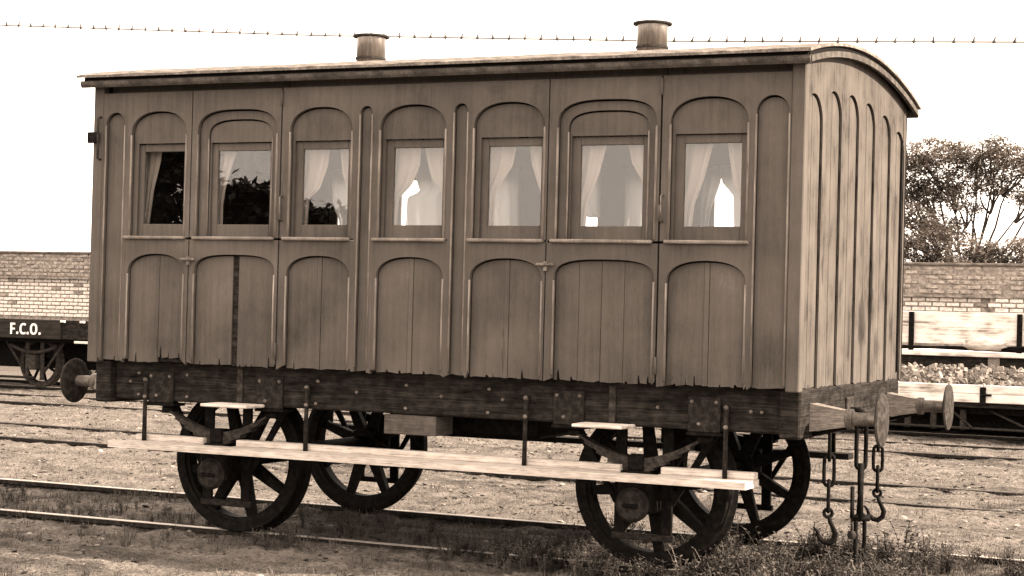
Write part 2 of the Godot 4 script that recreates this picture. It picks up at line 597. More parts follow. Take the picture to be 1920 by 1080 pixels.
func build_near_side(car: Node3D) -> void:
	var wall := sub("side_wall", car)
	var doors := []
	var win := 0
	var zf := HALF            # front of the framing
	var zp := HALF - 0.03    # panels inside the arches
	for c in CELLS:
		var x0: float = c[1]
		var x1: float = c[2]
		var l: float = c[3]
		var r: float = c[4]
		var owner_: Node = wall
		if c[0] == "d":
			owner_ = sub("door", car)
			doors.append(owner_)
		if c[0] == "n":
			var a := arch(l, r, 2.818, 2.818 - (r - l) / 2, 2.0, 14)
			var s := Shape.new()
			side_sheet(s, slot_poly(x0, x1, 2.948, FLOOR_Y, a, 1.0), zp, zf)
			part("framing", s, mats["paint_%d" % (rng.randi() % 5)], owner_)
			beads(owner_, a, FLOOR_Y + 0.02, zf, 0.006)
			s = Shape.new()
			var poly := PackedVector2Array([Vector2(l + 0.003, FLOOR_Y + 0.03)])
			poly.append_array(inset(a))
			poly.append_array(ragged(l + 0.003, r - 0.003, FLOOR_Y + 0.004))
			side_sheet(s, poly, zp - 0.012, zp - 0.001)
			part("plank", s, mats["paint_%d" % (rng.randi() % 5)], owner_)
			continue
		var o: Array = OPEN[win]
		var isdoor: bool = c[0] == "d"
		# upper framing with its arch
		var a := arch(l, r, 2.820, 2.672 if not isdoor else 2.665, 2.25 if not isdoor else 2.9)
		var s := Shape.new()
		side_sheet(s, slot_poly(x0, x1, 2.948, SILL, a), zp, zf)
		part("framing", s, mats["paint_%d" % (rng.randi() % 5)], owner_)
		beads(owner_, a, SILL, zf, 0.0075)
		# the door has a second, smaller arch within
		var zt := zp
		var a2 := a
		if isdoor:
			var li: float = 0.907 if l < 2 else 3.486
			var ri: float = 1.402 if l < 2 else 3.999
			a2 = arch(li, ri, 2.757, 2.64, 2.9)
			s = Shape.new()
			var p := PackedVector2Array([Vector2(a[0].x + 0.003, SILL)])
			p.append_array(inset(a))
			p.append_array([Vector2(a[a.size() - 1].x - 0.003, SILL), Vector2(a2[a2.size() - 1].x, SILL)])
			for i in range(a2.size() - 1, -1, -1):
				p.append(a2[i])
			p.append(Vector2(a2[0].x, SILL))
			side_sheet(s, p, zp - 0.014, zp - 0.001)
			part("moulding", s, mats["paint_%d" % (rng.randi() % 5)], owner_)
			beads(owner_, a2, SILL, zp - 0.001, 0.006)
			zt = zp - 0.015
		# panel over the window, with jambs down its sides
		s = Shape.new()
		var t := PackedVector2Array([Vector2(a2[0].x + 0.003, SILL)])
		t.append_array(inset(a2))
		t.append(Vector2(a2[a2.size() - 1].x - 0.003, SILL))
		t.append_array([Vector2(o[1], SILL), Vector2(o[1], WIN_TOP), Vector2(o[0], WIN_TOP), Vector2(o[0], SILL)])
		side_sheet(s, t, zt - 0.012, zt - 0.001)
		part("arch_panel", s, mats["paint_%d" % (rng.randi() % 5)], owner_)
		build_window(car, o, zt - 0.012, 1.0, true)
		# waist rail and lower framing
		var la := arch(l - 0.004, r + 0.004, 1.867, 1.742 if not isdoor else 1.748, 2.3 if not isdoor else 3.0)
		s = Shape.new()
		side_sheet(s, slot_poly(x0, x1, SILL - 0.014, FLOOR_Y - 0.004, la, 1.0), zp, zf - 0.001)
		part("framing", s, mats["paint_%d" % (rng.randi() % 5)], owner_)
		beads(owner_, la, FLOOR_Y + 0.02, zf - 0.001, 0.007)
		# planks of the lower panel
		var edges := []
		if isdoor and l > 2:
			edges = [l - 0.016, l + 0.15, l + 0.295, l + 0.44, r + 0.016]
		else:
			edges = [l - 0.016, (l + r) / 2 - 0.016 * (1.4 if isdoor else 1.0), (l + r) / 2 + 0.016 * (1.4 if isdoor else 1.0), r + 0.016]
		for k in edges.size() - 1:
			var e0: float = edges[k] + 0.0015
			var e1: float = edges[k + 1] - 0.0015
			var narrow := e1 - e0 < 0.06
			var zz := zp - 0.0025 + rng.randf_range(-0.0015, 0.0015)
			if narrow:
				zz += 0.004 if not isdoor else -0.009
			var pp := PackedVector2Array([Vector2(e0, FLOOR_Y + 0.08), Vector2(e0, 1.885), Vector2(e1, 1.885)])
			var rot := 1.0 if not (win == 0 and k == 2) else 2.2
			pp.append_array(ragged(e0, e1, FLOOR_Y + (0.0 if rot < 2 else 0.035), rot))
			s = Shape.new()
			var lim := inset(la)
			lim.append(Vector2(lim[lim.size() - 1].x, 0.9))
			lim.append(Vector2(lim[0].x, 0.9))
			var cutp := Geometry2D.intersect_polygons(pp, lim)
			side_sheet(s, cutp[0], zp - 0.016, zz)
			part("batten" if narrow else "plank", s, mats.frame_timber if narrow and isdoor else mats["paint_%d" % (rng.randi() % 5)], owner_)
		win += 1
	# top rail, corner posts, backing
	var s2 := Shape.new()
	for seg in [[0.0, 0.790], [0.793, 1.484], [1.489, 3.366], [3.370, 4.084], [4.089, LEN]]:
		s2 = Shape.new()
		s2.cbox(Vector3(seg[0], 2.935, zf - 0.104), Vector3(seg[1], 3.026, zf - 0.085), 0.0025)
		part("top_rail", s2, mats["paint_%d" % (rng.randi() % 5)], wall)
	for x in [[-0.012, 0.069], [4.867, LEN + 0.012]]:
		s2 = Shape.new()
		s2.cbox(Vector3(x[0], FLOOR_Y - 0.012, zp - 0.05), Vector3(x[1], 3.01, zf + 0.004), 0.006)
		part("corner_post", s2, mats["paint_%d" % (rng.randi() % 5)], wall)
	s2 = Shape.new()
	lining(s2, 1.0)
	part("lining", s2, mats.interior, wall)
	# door furniture
	for d in 2:
		var hx: float = [1.4865, 4.0865][d]
		for yy in [2.885, 2.14, 1.25]:
			var hs := Shape.new(true)
			hs.tube([Vector3(hx, yy - 0.05, zf + 0.008), Vector3(hx, yy + 0.05, zf + 0.008)], 0.008, 8)
			part("hinge", hs, mats.carriage_paint, doors[d])
		var kx: float = [0.79, 3.3675][d]
		var ks := Shape.new()
		ks.cbox(Vector3(kx - 0.055, 1.822, zf + 0.012), Vector3(kx + 0.06, 1.842, zf + 0.03), 0.006)
		ks.cbox(Vector3(kx - 0.012, 1.79, zf - 0.001), Vector3(kx + 0.016, 1.85, zf + 0.014), 0.005)
		part("door_handle", ks, mats.worn_steel, doors[d])
		var gs := Shape.new(true)
		var gx: float = [1.505, 4.105][d]
		gs.tube([Vector3(gx, 2.09, zf), Vector3(gx, 2.10, zf + 0.03), Vector3(gx, 2.24, zf + 0.03), Vector3(gx, 2.25, zf)], 0.007, 7)
		part("grab_handle", gs, mats.worn_steel, doors[d])


# inner boarding with holes for the seven windows; s = 1 near side, -1 far side
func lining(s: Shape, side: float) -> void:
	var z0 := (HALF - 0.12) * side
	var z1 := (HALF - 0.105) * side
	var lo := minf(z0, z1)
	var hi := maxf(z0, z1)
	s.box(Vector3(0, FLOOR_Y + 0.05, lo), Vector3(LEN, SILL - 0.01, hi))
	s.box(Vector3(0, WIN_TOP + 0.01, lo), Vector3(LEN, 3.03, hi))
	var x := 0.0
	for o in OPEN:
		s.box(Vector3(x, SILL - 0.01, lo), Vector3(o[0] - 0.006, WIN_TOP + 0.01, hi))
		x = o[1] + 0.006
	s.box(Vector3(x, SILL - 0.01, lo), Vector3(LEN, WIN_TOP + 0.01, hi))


# a drop-light: sash of four bars, glass and sill; zt = plane of its outer face
func build_window(car: Node3D, o: Array, zt: float, side: float, sill: bool) -> void:
	var w := sub("window", car)
	var y0 := SILL - 0.006
	var y1 := WIN_TOP - 0.004
	var g0 := 2.068
	var g1 := 2.553
	var z := func(d: float) -> float: return (zt - d) * side
	var bars := [
		[o[0] - 0.012, o[2], y0, y1], [o[3], o[1] + 0.012, y0, y1],
		[o[2], o[3], y0, g0], [o[2], o[3], g1, y1]]
	var names := ["sash_stile", "sash_stile", "sash_rail", "sash_rail"]
	for k in 4:
		var b: Array = bars[k]
		var za: float = z.call(0.034)
		var zb: float = z.call(0.012 if k < 2 else 0.0125)
		var s := Shape.new()
		s.cbox(Vector3(b[0], b[2], minf(za, zb)), Vector3(b[1], b[3], maxf(za, zb)), 0.0035)
		part(names[k], s, mats.carriage_paint, w)
	var gs := Shape.new()
	var ga: float = z.call(0.027)
	var gb: float = z.call(0.024)
	gs.box(Vector3(o[2] + 0.0002, g0 + 0.0002, minf(ga, gb)), Vector3(o[3] - 0.0002, g1 - 0.0002, maxf(ga, gb)))
	part("glass", gs, mats.glass, w)
	if sill:
		var s := Shape.new()
		var tilt := Transform3D(Basis(Vector3.BACK, rng.randf_range(-0.004, 0.004)), Vector3.ZERO)
		var ctr := Vector3((o[4] + o[5]) / 2, SILL - 0.004, HALF)
		s.cbox(Vector3(o[4], -0.0105, -0.012) - Vector3(ctr.x, 0, 0), Vector3(o[5], 0.0105, 0.026) - Vector3(ctr.x, 0, 0), 0.006, Transform3D(tilt.basis, ctr))
		part("sill", s, mats.worn_bead, w)


func build_far_side(car: Node3D) -> void:
	var wall := sub("side_wall", car)
	var s := Shape.new()
	lining(s, -1.0)
	part("lining", s, mats.interior, wall)
	# outer boarding, plain towards the side nobody sees
	var lo := -HALF
	var hi := -HALF + 0.03
	s = Shape.new()
	s.box(Vector3(0, FLOOR_Y, lo), Vector3(LEN, SILL, hi))
	part("lower_boarding", s, mats.carriage_paint, wall)
	s = Shape.new()
	s.box(Vector3(0, WIN_TOP, lo), Vector3(LEN, 3.01, hi))
	part("upper_boarding", s, mats.carriage_paint, wall)
	var x := 0.0
	for k in 8:
		var x1: float = OPEN[k][0] if k < 7 else LEN
		s = Shape.new()
		s.box(Vector3(x, SILL + 0.001, lo), Vector3(x1, WIN_TOP - 0.001, hi))
		part("pillar", s, mats.carriage_paint, wall)
		if k < 7:
			x = OPEN[k][1]
	for o in OPEN:
		build_window(car, o, HALF - 0.03, -1.0, false)


func roof_y(z: float, eave: float, crown: float) -> float:
	var t := z / 1.46
	return eave + (crown - eave) * (1.0 - t * t)


func build_end(car: Node3D, x: float, dir: float, detailed: bool) -> void:
	var wall := sub("end_wall", car)
	var n := Vector3(dir, 0, 0)
	var o := Vector3(x, 0, 0)
	var ax := Vector3(0, 0, 1)
	var top := func(z: float) -> float: return roof_y(z, 3.0, 3.172)
	var zc := [1.10, 0.655, 0.22, -0.22, -0.675, -1.10]
	var ap := [2.852, 2.918, 2.946, 2.946, 2.918, 2.852]
	var cut := [1.312, 0.878, 0.4375, 0.0, -0.4475, -0.8875, -1.312]
	for k in 6:
		var z0: float = cut[k + 1]
		var z1: float = cut[k]
		var hw := 0.18
		var a := arch(zc[k] - hw, zc[k] + hw, ap[k], ap[k] - 0.165, 2.0, 14)
		var p := PackedVector2Array([Vector2(z0, FLOOR_Y)])
		for i in 7:
			var zz := lerpf(z0, z1, i / 6.0)
			p.append(Vector2(zz, top.call(zz)))
		p.append(Vector2(z1, FLOOR_Y))
		p.append(Vector2(a[a.size() - 1].x, FLOOR_Y + rng.randf_range(-0.004, 0.012)))
		for i in range(a.size() - 1, -1, -1):
			p.append(a[i])
		p.append(Vector2(a[0].x, FLOOR_Y + rng.randf_range(-0.004, 0.012)))
		var s := Shape.new()
		s.prism(p, o, ax, Vector3.UP, n, -0.013, 0.0)
		part("framing", s, mats.end_paint, wall)
		# two planks within each arch
		for h in 2:
			var e0: float = zc[k] - hw - 0.02 if h == 0 else zc[k] + 0.0012
			var e1: float = zc[k] - 0.0012 if h == 0 else zc[k] + hw + 0.02
			var q := PackedVector2Array([Vector2(e0, FLOOR_Y + 0.05), Vector2(e0, ap[k] + 0.02), Vector2(e1, ap[k] + 0.02)])
			q.append_array(ragged(e0, e1, FLOOR_Y + 0.002, 0.8))
			s = Shape.new()
			var lim := inset(a)
			lim.append(Vector2(lim[lim.size() - 1].x, 0.9))
			lim.append(Vector2(lim[0].x, 0.9))
			s.prism(Geometry2D.intersect_polygons(q, lim)[0], o, ax, Vector3.UP, n, -0.036, -0.017 - 0.0015 * h)
			part("plank", s, mats.end_paint, wall)
	for sz in [-1.0, 1.0]:
		var s := Shape.new()
		s.cbox(Vector3(minf(x, x - dir * 0.045), FLOOR_Y - 0.01, minf(1.313 * sz, (HALF - 0.0645) * sz) if sz > 0 else -HALF), Vector3(maxf(x, x - dir * 0.045), 3.0, 1.331 if sz > 0 else -1.313), 0.003)
		part("corner_board", s, mats.end_paint, wall)
	# inner boarding
	var q2 := PackedVector2Array([Vector2(-1.3, FLOOR_Y + 0.05)])
	for i in 13:
		var zz := lerpf(-1.3, 1.3, i / 12.0)
		q2.append(Vector2(zz, top.call(zz) + 0.02))
	q2.append(Vector2(1.3, FLOOR_Y + 0.05))
	var s3 := Shape.new()
	s3.prism(q2, o, ax, Vector3.UP, n, -0.075, -0.05)
	part("lining", s3, mats.interior, wall)


func build_roof(car: Node3D) -> void:
	var roof := sub("roof", car)
	var nz := FastNoiseLite.new()
	nz.seed = 77
	nz.frequency = 1.6
	var x0 := -0.07
	var x1 := LEN + 0.07
	# canvas-covered boards
	var nx := 90
	var nw := 28
	var s := Shape.new(true)
	var top := func(i: int, j: int) -> Vector3:
		var x := lerpf(x0, x1, float(i) / nx)
		var z := lerpf(-1.475, 1.475, float(j) / nw)
		var lump := nz.get_noise_2d(x * 1.3, z * 2.0) * 0.006 + nz.get_noise_2d(x * 5.0, z * 5.0 + 40) * 0.002
		return Vector3(x, roof_y(z, 3.064, 3.238) + lump, z + (nz.get_noise_2d(x * 4.0, 99.0 + j) * 0.004 if j == 0 or j == nw else 0.0))
	var low := func(i: int, j: int) -> Vector3:
		var p: Vector3 = top.call(i, j)
		return Vector3(p.x, roof_y(p.z, 3.047, 3.218), p.z)
	for i in nx:
		for j in nw:
			s.quad(top.call(i, j), top.call(i + 1, j), top.call(i + 1, j + 1), top.call(i, j + 1))
			s.quad(low.call(i, j), low.call(i, j + 1), low.call(i + 1, j + 1), low.call(i + 1, j))
	s.smooth = true
	part("canvas_cover", s, mats.canvas, roof)
	var e := Shape.new()
	for i in nx:
		e.quad(low.call(i, 0), low.call(i + 1, 0), top.call(i + 1, 0), top.call(i, 0))
		e.quad(low.call(i + 1, nw), low.call(i, nw), top.call(i, nw), top.call(i + 1, nw))
	for j in nw:
		e.quad(low.call(0, j + 1), low.call(0, j), top.call(0, j), top.call(0, j + 1))
		e.quad(low.call(nx, j), low.call(nx, j + 1), top.call(nx, j + 1), top.call(nx, j))
	part("canvas_edge", e, mats.canvas, roof)
	# ceiling
	var c := Shape.new(true)
	for j in nw:
		var za := lerpf(-1.34, 1.34, float(j) / nw)
		var zb := lerpf(-1.34, 1.34, float(j + 1) / nw)
		c.quad(Vector3(0, roof_y(za, 3.0, 3.18), za), Vector3(0, roof_y(zb, 3.0, 3.18), zb), Vector3(LEN, roof_y(zb, 3.0, 3.18), zb), Vector3(LEN, roof_y(za, 3.0, 3.18), za))
	part("ceiling", c, mats.interior, roof)
	# cornice: a recessed fillet and a proud moulding below it, along sides and ends
	for sz in [-1.0, 1.0]:
		var f := Shape.new()
		var zi: float = HALF * sz
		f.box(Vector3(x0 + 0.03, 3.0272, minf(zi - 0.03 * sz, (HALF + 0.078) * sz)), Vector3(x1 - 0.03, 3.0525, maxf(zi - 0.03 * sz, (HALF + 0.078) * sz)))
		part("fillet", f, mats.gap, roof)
		var m := Shape.new()
		var pts := PackedVector2Array([Vector2(HALF + 0.07, 2.982), Vector2(HALF + 0.084, 2.981), Vector2(HALF + 0.096, 2.996), Vector2(HALF + 0.1, 3.008), Vector2(HALF + 0.098, 3.022), Vector2(HALF + 0.09, 3.027), Vector2(HALF + 0.066, 3.027)])
		m.prism(pts, Vector3(0, 0, 0), Vector3(0, 0, sz), Vector3.UP, Vector3.RIGHT, x0 + 0.012, x1 - 0.012)
		part("cornice_moulding", m, mats.cornice_paint, roof)
	for k in 2:
		var xe: float = [x0, x1][k]
		var d: float = [-1.0, 1.0][k]
		for lay in [["fillet", 0.024, 0.03, -0.004], ["cornice_moulding", 0.006, -0.005, -0.040]]:
			var pl := PackedVector2Array()
			var zz := 1.41 if lay[0] == "fillet" else 1.428
			for i in 25:
				var z := lerpf(-zz, zz, i / 24.0)
				pl.append(Vector2(z, roof_y(z, 3.022 + lay[2], 3.192 + lay[2])))
			for i in range(24, -1, -1):
				var z := lerpf(-zz, zz, i / 24.0)
				pl.append(Vector2(z, roof_y(z, 3.022 + lay[3], 3.192 + lay[3])))
			var m := Shape.new()
			var a: float = xe - d * (0.075 if lay[0] == "fillet" else 0.028)
			var b: float = xe - d * lay[1]
			m.prism(pl, Vector3.ZERO, Vector3(0, 0, 1), Vector3.UP, Vector3.RIGHT, minf(a, b), maxf(a, b))
			part(lay[0], m, mats.gap if lay[0] == "fillet" else mats.cornice_paint, roof)
	# two lamp-top ventilators
	for x in [1.37, 3.515]:
		var v := sub("ventilator", car, Vector3(x, 3.222, 0))
		var b := Shape.new(true)
		b.lathe([Vector2(0.0, 0.0), Vector2(0.104, 0.0), Vector2(0.104, 0.258)], Vector3.ZERO, Vector3.UP, 32)
		part("barrel", b, mats.zinc, v)
		var col := Shape.new()
		col.lathe([Vector2(0.104, 0.095), Vector2(0.110, 0.097), Vector2(0.110, 0.112), Vector2(0.104, 0.114)], Vector3.ZERO, Vector3.UP, 32)
		col.lathe([Vector2(0.104, 0.018), Vector2(0.112, 0.02), Vector2(0.112, 0.04), Vector2(0.104, 0.042)], Vector3.ZERO, Vector3.UP, 32)
		part("band", col, mats.rusty_iron, v)
		var cap := Shape.new()
		cap.lathe([Vector2(0.0, 0.256), Vector2(0.128, 0.256), Vector2(0.133, 0.263), Vector2(0.128, 0.272), Vector2(0.06, 0.28), Vector2(0.0, 0.282)], Vector3.ZERO, Vector3.UP, 32)
		part("cap", cap, mats.rusty_iron, v)


func bolt(s: Shape, at: Vector3, r := 0.013) -> void:
	s.lathe([Vector2(r, 0.0), Vector2(r * 0.95, r * 0.6), Vector2(r * 0.5, r * 1.1), Vector2(0.0, r * 1.2)], at, Vector3.BACK, 8)


func build_underframe(car: Node3D) -> void:
	var iron: Material = mats.black_iron
	# floor and frame
	var fl := Shape.new()
	fl.box(Vector3(0.03, FLOOR_Y + 0.005, -HALF + 0.06), Vector3(LEN - 0.03, FLOOR_Y + 0.045, HALF - 0.06))
	part("floor", fl, mats.frame_timber, car)
	for sz in [1.0, -1.0]:
		var sole := sub("solebar", car)
		var s := Shape.new()
		s.cbox(Vector3(0.125, 0.878, 1.10 if sz > 0 else -1.21), Vector3(LEN - 0.125, FLOOR_Y + 0.004, 1.21 if sz > 0 else -1.10), 0.008)
		part("beam", s, mats.frame_timber, sole)
		if sz > 0:
			for x in [0.25, 0.33, 0.72, 1.72, 2.02, 2.37, 2.62, 2.95, 3.05, 3.4, 4.05, 4.62, 4.70]:
				for yy in ([0.915, 1.06] if fmod(x, 0.2) > 0.1 else [1.0]):
					var bs := Shape.new()
					bolt(bs, Vector3(x + rng.randf_range(-0.01, 0.01), yy, 1.209), 0.012)
					part("bolt", bs, mats.worn_steel, sole)
	for k in 2:
		var hs := Shape.new()
		var x: float = [0.0, LEN - 0.122][k]
		hs.cbox(Vector3(x, 0.855, -1.27), Vector3(x + 0.122, FLOOR_Y + 0.003, 1.27), 0.01)
		part("headstock", hs, mats.frame_timber, car)
	for x in [0.45, 1.7, 2.47, 3.2, 4.5]:
		var cs := Shape.new()
		cs.box(Vector3(x - 0.05, 0.93, -1.10), Vector3(x + 0.05, FLOOR_Y + 0.004, 1.10))
		part("cross_bearer", cs, mats.frame_timber, car)
	# draw gear under the middle
	var dg := Shape.new()
	dg.cbox(Vector3(0.12, 0.935, -0.07), Vector3(LEN - 0.12, 1.05, 0.07), 0.01)
	part("draw_bar", dg, iron, car)
	dg = Shape.new()
	dg.cbox(Vector3(2.48, 0.735, 0.15), Vector3(3.12, 0.93, 0.80), 0.02)
	part("brake_cylinder_housing", dg, iron, car)
	# wheels and axles
	for x in AXLES:
		var axl := Shape.new(true)
		axl.tube([Vector3(x, WHEEL_R, -1.2), Vector3(x, WHEEL_R, 1.2)], 0.06, 14)
		part("axle", axl, iron, car)
		for sz in [1.0, -1.0]:
			build_wheel(car, x, sz)
			build_running_gear(car, x, sz)
	# footboards and their hangers
	for sz in [1.0, -1.0]:
		var fb := sub("footboard", car)
		var s := Shape.new()
		var poly := PackedVector2Array()
		if sz > 0:
			poly = PackedVector2Array([Vector2(0.225, 1.41), Vector2(4.665, 1.41), Vector2(4.665, 1.14), Vector2(4.085, 1.14), Vector2(4.085, 1.275), Vector2(3.835, 1.275), Vector2(3.835, 1.14), Vector2(1.115, 1.14), Vector2(1.115, 1.275), Vector2(0.865, 1.275), Vector2(0.865, 1.14), Vector2(0.31, 1.14), Vector2(0.31, 1.275), Vector2(0.225, 1.275)])
		else:
			poly = PackedVector2Array([Vector2(0.3, 1.3), Vector2(4.62, 1.3), Vector2(4.62, 1.16), Vector2(0.3, 1.16)])
		s.prism(poly, Vector3(0, 0, 0), Vector3.RIGHT, Vector3(0, 0, sz), Vector3.UP, 0.565, 0.607)
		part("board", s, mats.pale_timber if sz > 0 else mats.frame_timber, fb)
		if sz > 0:
			for seg in [[0.315, 0.862], [1.118, 3.832], [4.088, 4.66]]:
				s = Shape.new()
				s.cbox(Vector3(seg[0], 0.607, 1.145), Vector3(seg[1], 0.648, 1.222), 0.004)
				part("kerb_strip", s, mats.pale_timber, fb)
		for x in [0.40, 1.665, 3.215, 4.49]:
			var hs := Shape.new(true)
			hs.tube([Vector3(x, 0.60, 1.245 * sz), Vector3(x, 0.86, 1.245 * sz), Vector3(x, 1.03, 1.23 * sz)], [0.016, 0.014, 0.018], 8)
			part("hanger", hs, mats.dark_rust if sz > 0 else iron, fb)
			if sz > 0:
				for yn in [1.02, 0.905]:
					var nb := Shape.new()
					bolt(nb, Vector3(x, yn, 1.246), 0.015)
					part("nut", nb, mats.worn_steel, fb)
	# small upper steps under the doors
	for d in [[0.975, 1.335], [3.60, 3.92]]:
		var st := sub("door_step", car)
		var s := Shape.new()
		s.cbox(Vector3(d[0], 0.872, 1.212), Vector3(d[1], 0.892, 1.44), 0.005)
		part("tread", s, mats.grey_board, st)
		s = Shape.new()
		var bx: float = d[0] + (0.16 if d[0] < 2 else 0.17)
		s.cbox(Vector3(bx - 0.022, 0.893, 1.211), Vector3(bx + 0.022, 1.12, 1.224), 0.004)
		part("bracket", s, mats.rusty_iron, st)
	# tool box slung below the frame
	var tb := sub("tool_box", car)
	var ts := Shape.new()
	ts.cbox(Vector3(2.212, 0.748, 0.96), Vector3(2.582, 0.872, 1.2), 0.004)
	part("case", ts, mats.box_paint, tb)
	for x in [2.26, 2.53]:
		ts = Shape.new()
		ts.box(Vector3(x - 0.015, 0.872, 1.0), Vector3(x + 0.015, 0.90, 1.18))
		part("strap", ts, iron, tb)


func build_wheel(car: Node3D, x: float, sz: float) -> void:
	var w := sub("wheel", car, Vector3(x, WHEEL_R, 0))
	var o := Vector3.ZERO
	var dir := Vector3(0, 0, sz)
	var ty := Shape.new()
	# tread with flange on the inner side
	ty.lathe([Vector2(0.425, 0.81), Vector2(0.488, 0.805), Vector2(0.524, 0.813), Vector2(0.524, 0.826), Vector2(0.503, 0.842), Vector2(0.498, 0.85), Vector2(0.4965, 0.925), Vector2(0.490, 0.932), Vector2(0.425, 0.93), Vector2(0.425, 0.81)], o, dir, 64)
	part("tyre", ty, mats.black_iron, w)
	var rim := Shape.new()
	rim.lathe([Vector2(0.398, 0.825), Vector2(0.4248, 0.82), Vector2(0.4248, 0.918), Vector2(0.398, 0.912), Vector2(0.398, 0.825)], o, dir, 64)
	part("rim", rim, mats.black_iron, w)
	var hub := Shape.new()
	hub.lathe([Vector2(0.06, 0.79), Vector2(0.12, 0.79), Vector2(0.125, 0.80), Vector2(0.115, 0.94), Vector2(0.09, 0.96), Vector2(0.06, 0.965)], o, dir, 28)
	part("hub", hub, mats.black_iron, w)
	var turn0 := 0.25 if x < 2 else 0.12
	for k in 8:
		var a := TAU * k / 8.0 + turn0 + (0.0 if sz > 0 else 0.2)
		var d := Vector3(cos(a), sin(a), 0)
		var t := Vector3(-sin(a), cos(a), 0)
		var s := Shape.new()
		var c := []
		var z0 := 0.845 * sz
		var z1 := 0.90 * sz
		for i in 8:
			var far: bool = (i & 1) > 0
			var hw: float = (0.027 if far else 0.043) * (1.0 if i & 2 else -1.0)
			c.append(d * (0.40 if far else 0.10) + t * hw + Vector3(0, 0, z1 if (i & 4) else z0))
		s.hexa(c)
		part("spoke", s, mats.black_iron, w)


func build_running_gear(car: Node3D, x: float, sz: float) -> void:
	var iron: Material = mats.black_iron
	# axle guard: two legs, braces and a tie bar
	var g := sub("axle_guard", car)
	var z := 1.03 * sz
	for d in [-1.0, 1.0]:
		var s := Shape.new()
		s.cbox(Vector3(x + d * 0.15 - 0.035, 0.22, minf(z, z + 0.025 * sz)), Vector3(x + d * 0.15 + 0.035, 0.95, maxf(z, z + 0.025 * sz)), 0.004)
		part("leg", s, iron, g)
		s = Shape.new()
		var p := PackedVector2Array([Vector2(x + d * 0.19, 0.40), Vector2(x + d * 0.19, 0.46), Vector2(x + d * 0.46, 0.93), Vector2(x + d * 0.52, 0.93)])
		s.prism(p, Vector3.ZERO, Vector3.RIGHT, Vector3.UP, Vector3.BACK, minf(z, z + 0.02 * sz), maxf(z, z + 0.02 * sz))
		part("brace", s, iron, g)
	var tb := Shape.new()
	tb.cbox(Vector3(x - 0.20, 0.185, minf(z - 0.004 * sz, z + 0.03 * sz)), Vector3(x + 0.20, 0.225, maxf(z - 0.004 * sz, z + 0.03 * sz)), 0.005)
	part("tie_bar", tb, mats.dark_rust if sz > 0 else iron, g)
	# axle box
	var ab := sub("axle_box", car)
	var s2 := Shape.new()
	s2.cbox(Vector3(x - 0.105, 0.36, minf(1.0 * sz, 1.22 * sz)), Vector3(x + 0.105, 0.615, maxf(1.0 * sz, 1.22 * sz)), 0.015)
	part("casing", s2, iron, ab)
	if sz > 0:
		s2 = Shape.new()
		s2.lathe([Vector2(0.1, -0.02), Vector2(0.105, 0.02), Vector2(0.085, 0.045), Vector2(0.0, 0.055)], Vector3(x, 0.415, 1.22), Vector3.BACK, 24)
		part("cover", s2, mats.dark_rust, ab)
		s2 = Shape.new()
		s2.cbox(Vector3(x - 0.05, 0.40, 1.268), Vector3(x + 0.05, 0.425, 1.285), 0.006)
		part("lid_lip", s2, iron, ab)
	# leaf spring, ends up, and its shackle plates
	var sp := sub("leaf_spring", car)
	var zs0 := 1.105 * sz
	var zs1 := 1.185 * sz
	for k in 5:
		var half := 0.41 - 0.075 * k
		var s := Shape.new()
		var up := PackedVector2Array()
		var dn := PackedVector2Array()
		for i in 21:
			var t := lerpf(-half, half, i / 20.0)
			var yy := 0.688 + 0.145 * pow(absf(t) / 0.41, 1.7) - k * 0.0165
			up.append(Vector2(x + t, yy))
			dn.append(Vector2(x + t, yy - 0.0155))
		dn.reverse()
		up.append_array(dn)
		s.prism(up, Vector3.ZERO, Vector3.RIGHT, Vector3.UP, Vector3.BACK, minf(zs0, zs1), maxf(zs0, zs1))
		part("leaf", s, mats.rusty_iron if sz > 0 else iron, sp)
	var bk := Shape.new()
	bk.cbox(Vector3(x - 0.05, 0.6155, minf(zs0 - 0.012 * sz, zs1 + 0.014 * sz)), Vector3(x + 0.05, 0.71, maxf(zs0 - 0.012 * sz, zs1 + 0.014 * sz)), 0.008)
	part("buckle", bk, iron, sp)
	for d in [-1.0, 1.0]:
		var px: float = x + d * 0.43
		var pl := Shape.new()
		pl.cbox(Vector3(px - 0.10, 0.868, minf(1.2102 * sz, 1.228 * sz)), Vector3(px + 0.10, 1.075, maxf(1.2102 * sz, 1.228 * sz)), 0.004)
		part("shackle_plate", pl, mats.dark_rust if sz > 0 else iron, sp)
		pl = Shape.new()
		pl.cbox(Vector3(px - 0.11, 0.846, minf(1.09 * sz, 1.232 * sz)), Vector3(px + 0.11, 0.866, maxf(1.09 * sz, 1.232 * sz)), 0.004)
		part("shackle_foot", pl, iron, sp)
		pl = Shape.new()
		pl.cbox(Vector3(px - d * 0.02 - 0.04, 0.80, minf(1.10 * sz, 1.19 * sz)), Vector3(px - d * 0.02 + 0.04, 0.846, maxf(1.10 * sz, 1.19 * sz)), 0.012)
		part("shackle", pl, iron, sp)
		if sz > 0:
			for b in [[-0.075, 1.045], [0.075, 1.045], [-0.03, 0.915]]:
				var bs := Shape.new()
				bolt(bs, Vector3(px + b[0], b[1], 1.227), 0.013)
				part("bolt", bs, mats.worn_steel, sp)


func ring_points(c: Vector3, half_len: float, half_w: float, wide: Vector3, n := 18) -> Array:
	var pts := []
	for i in n:
		var a := TAU * i / n
		var y := sin(a)
		pts.append(c + wide * cos(a) * half_w + Vector3.UP * (y * half_w + signf(y) * (half_len - half_w) * minf(1.0, absf(y) * 3.0)))
	return pts


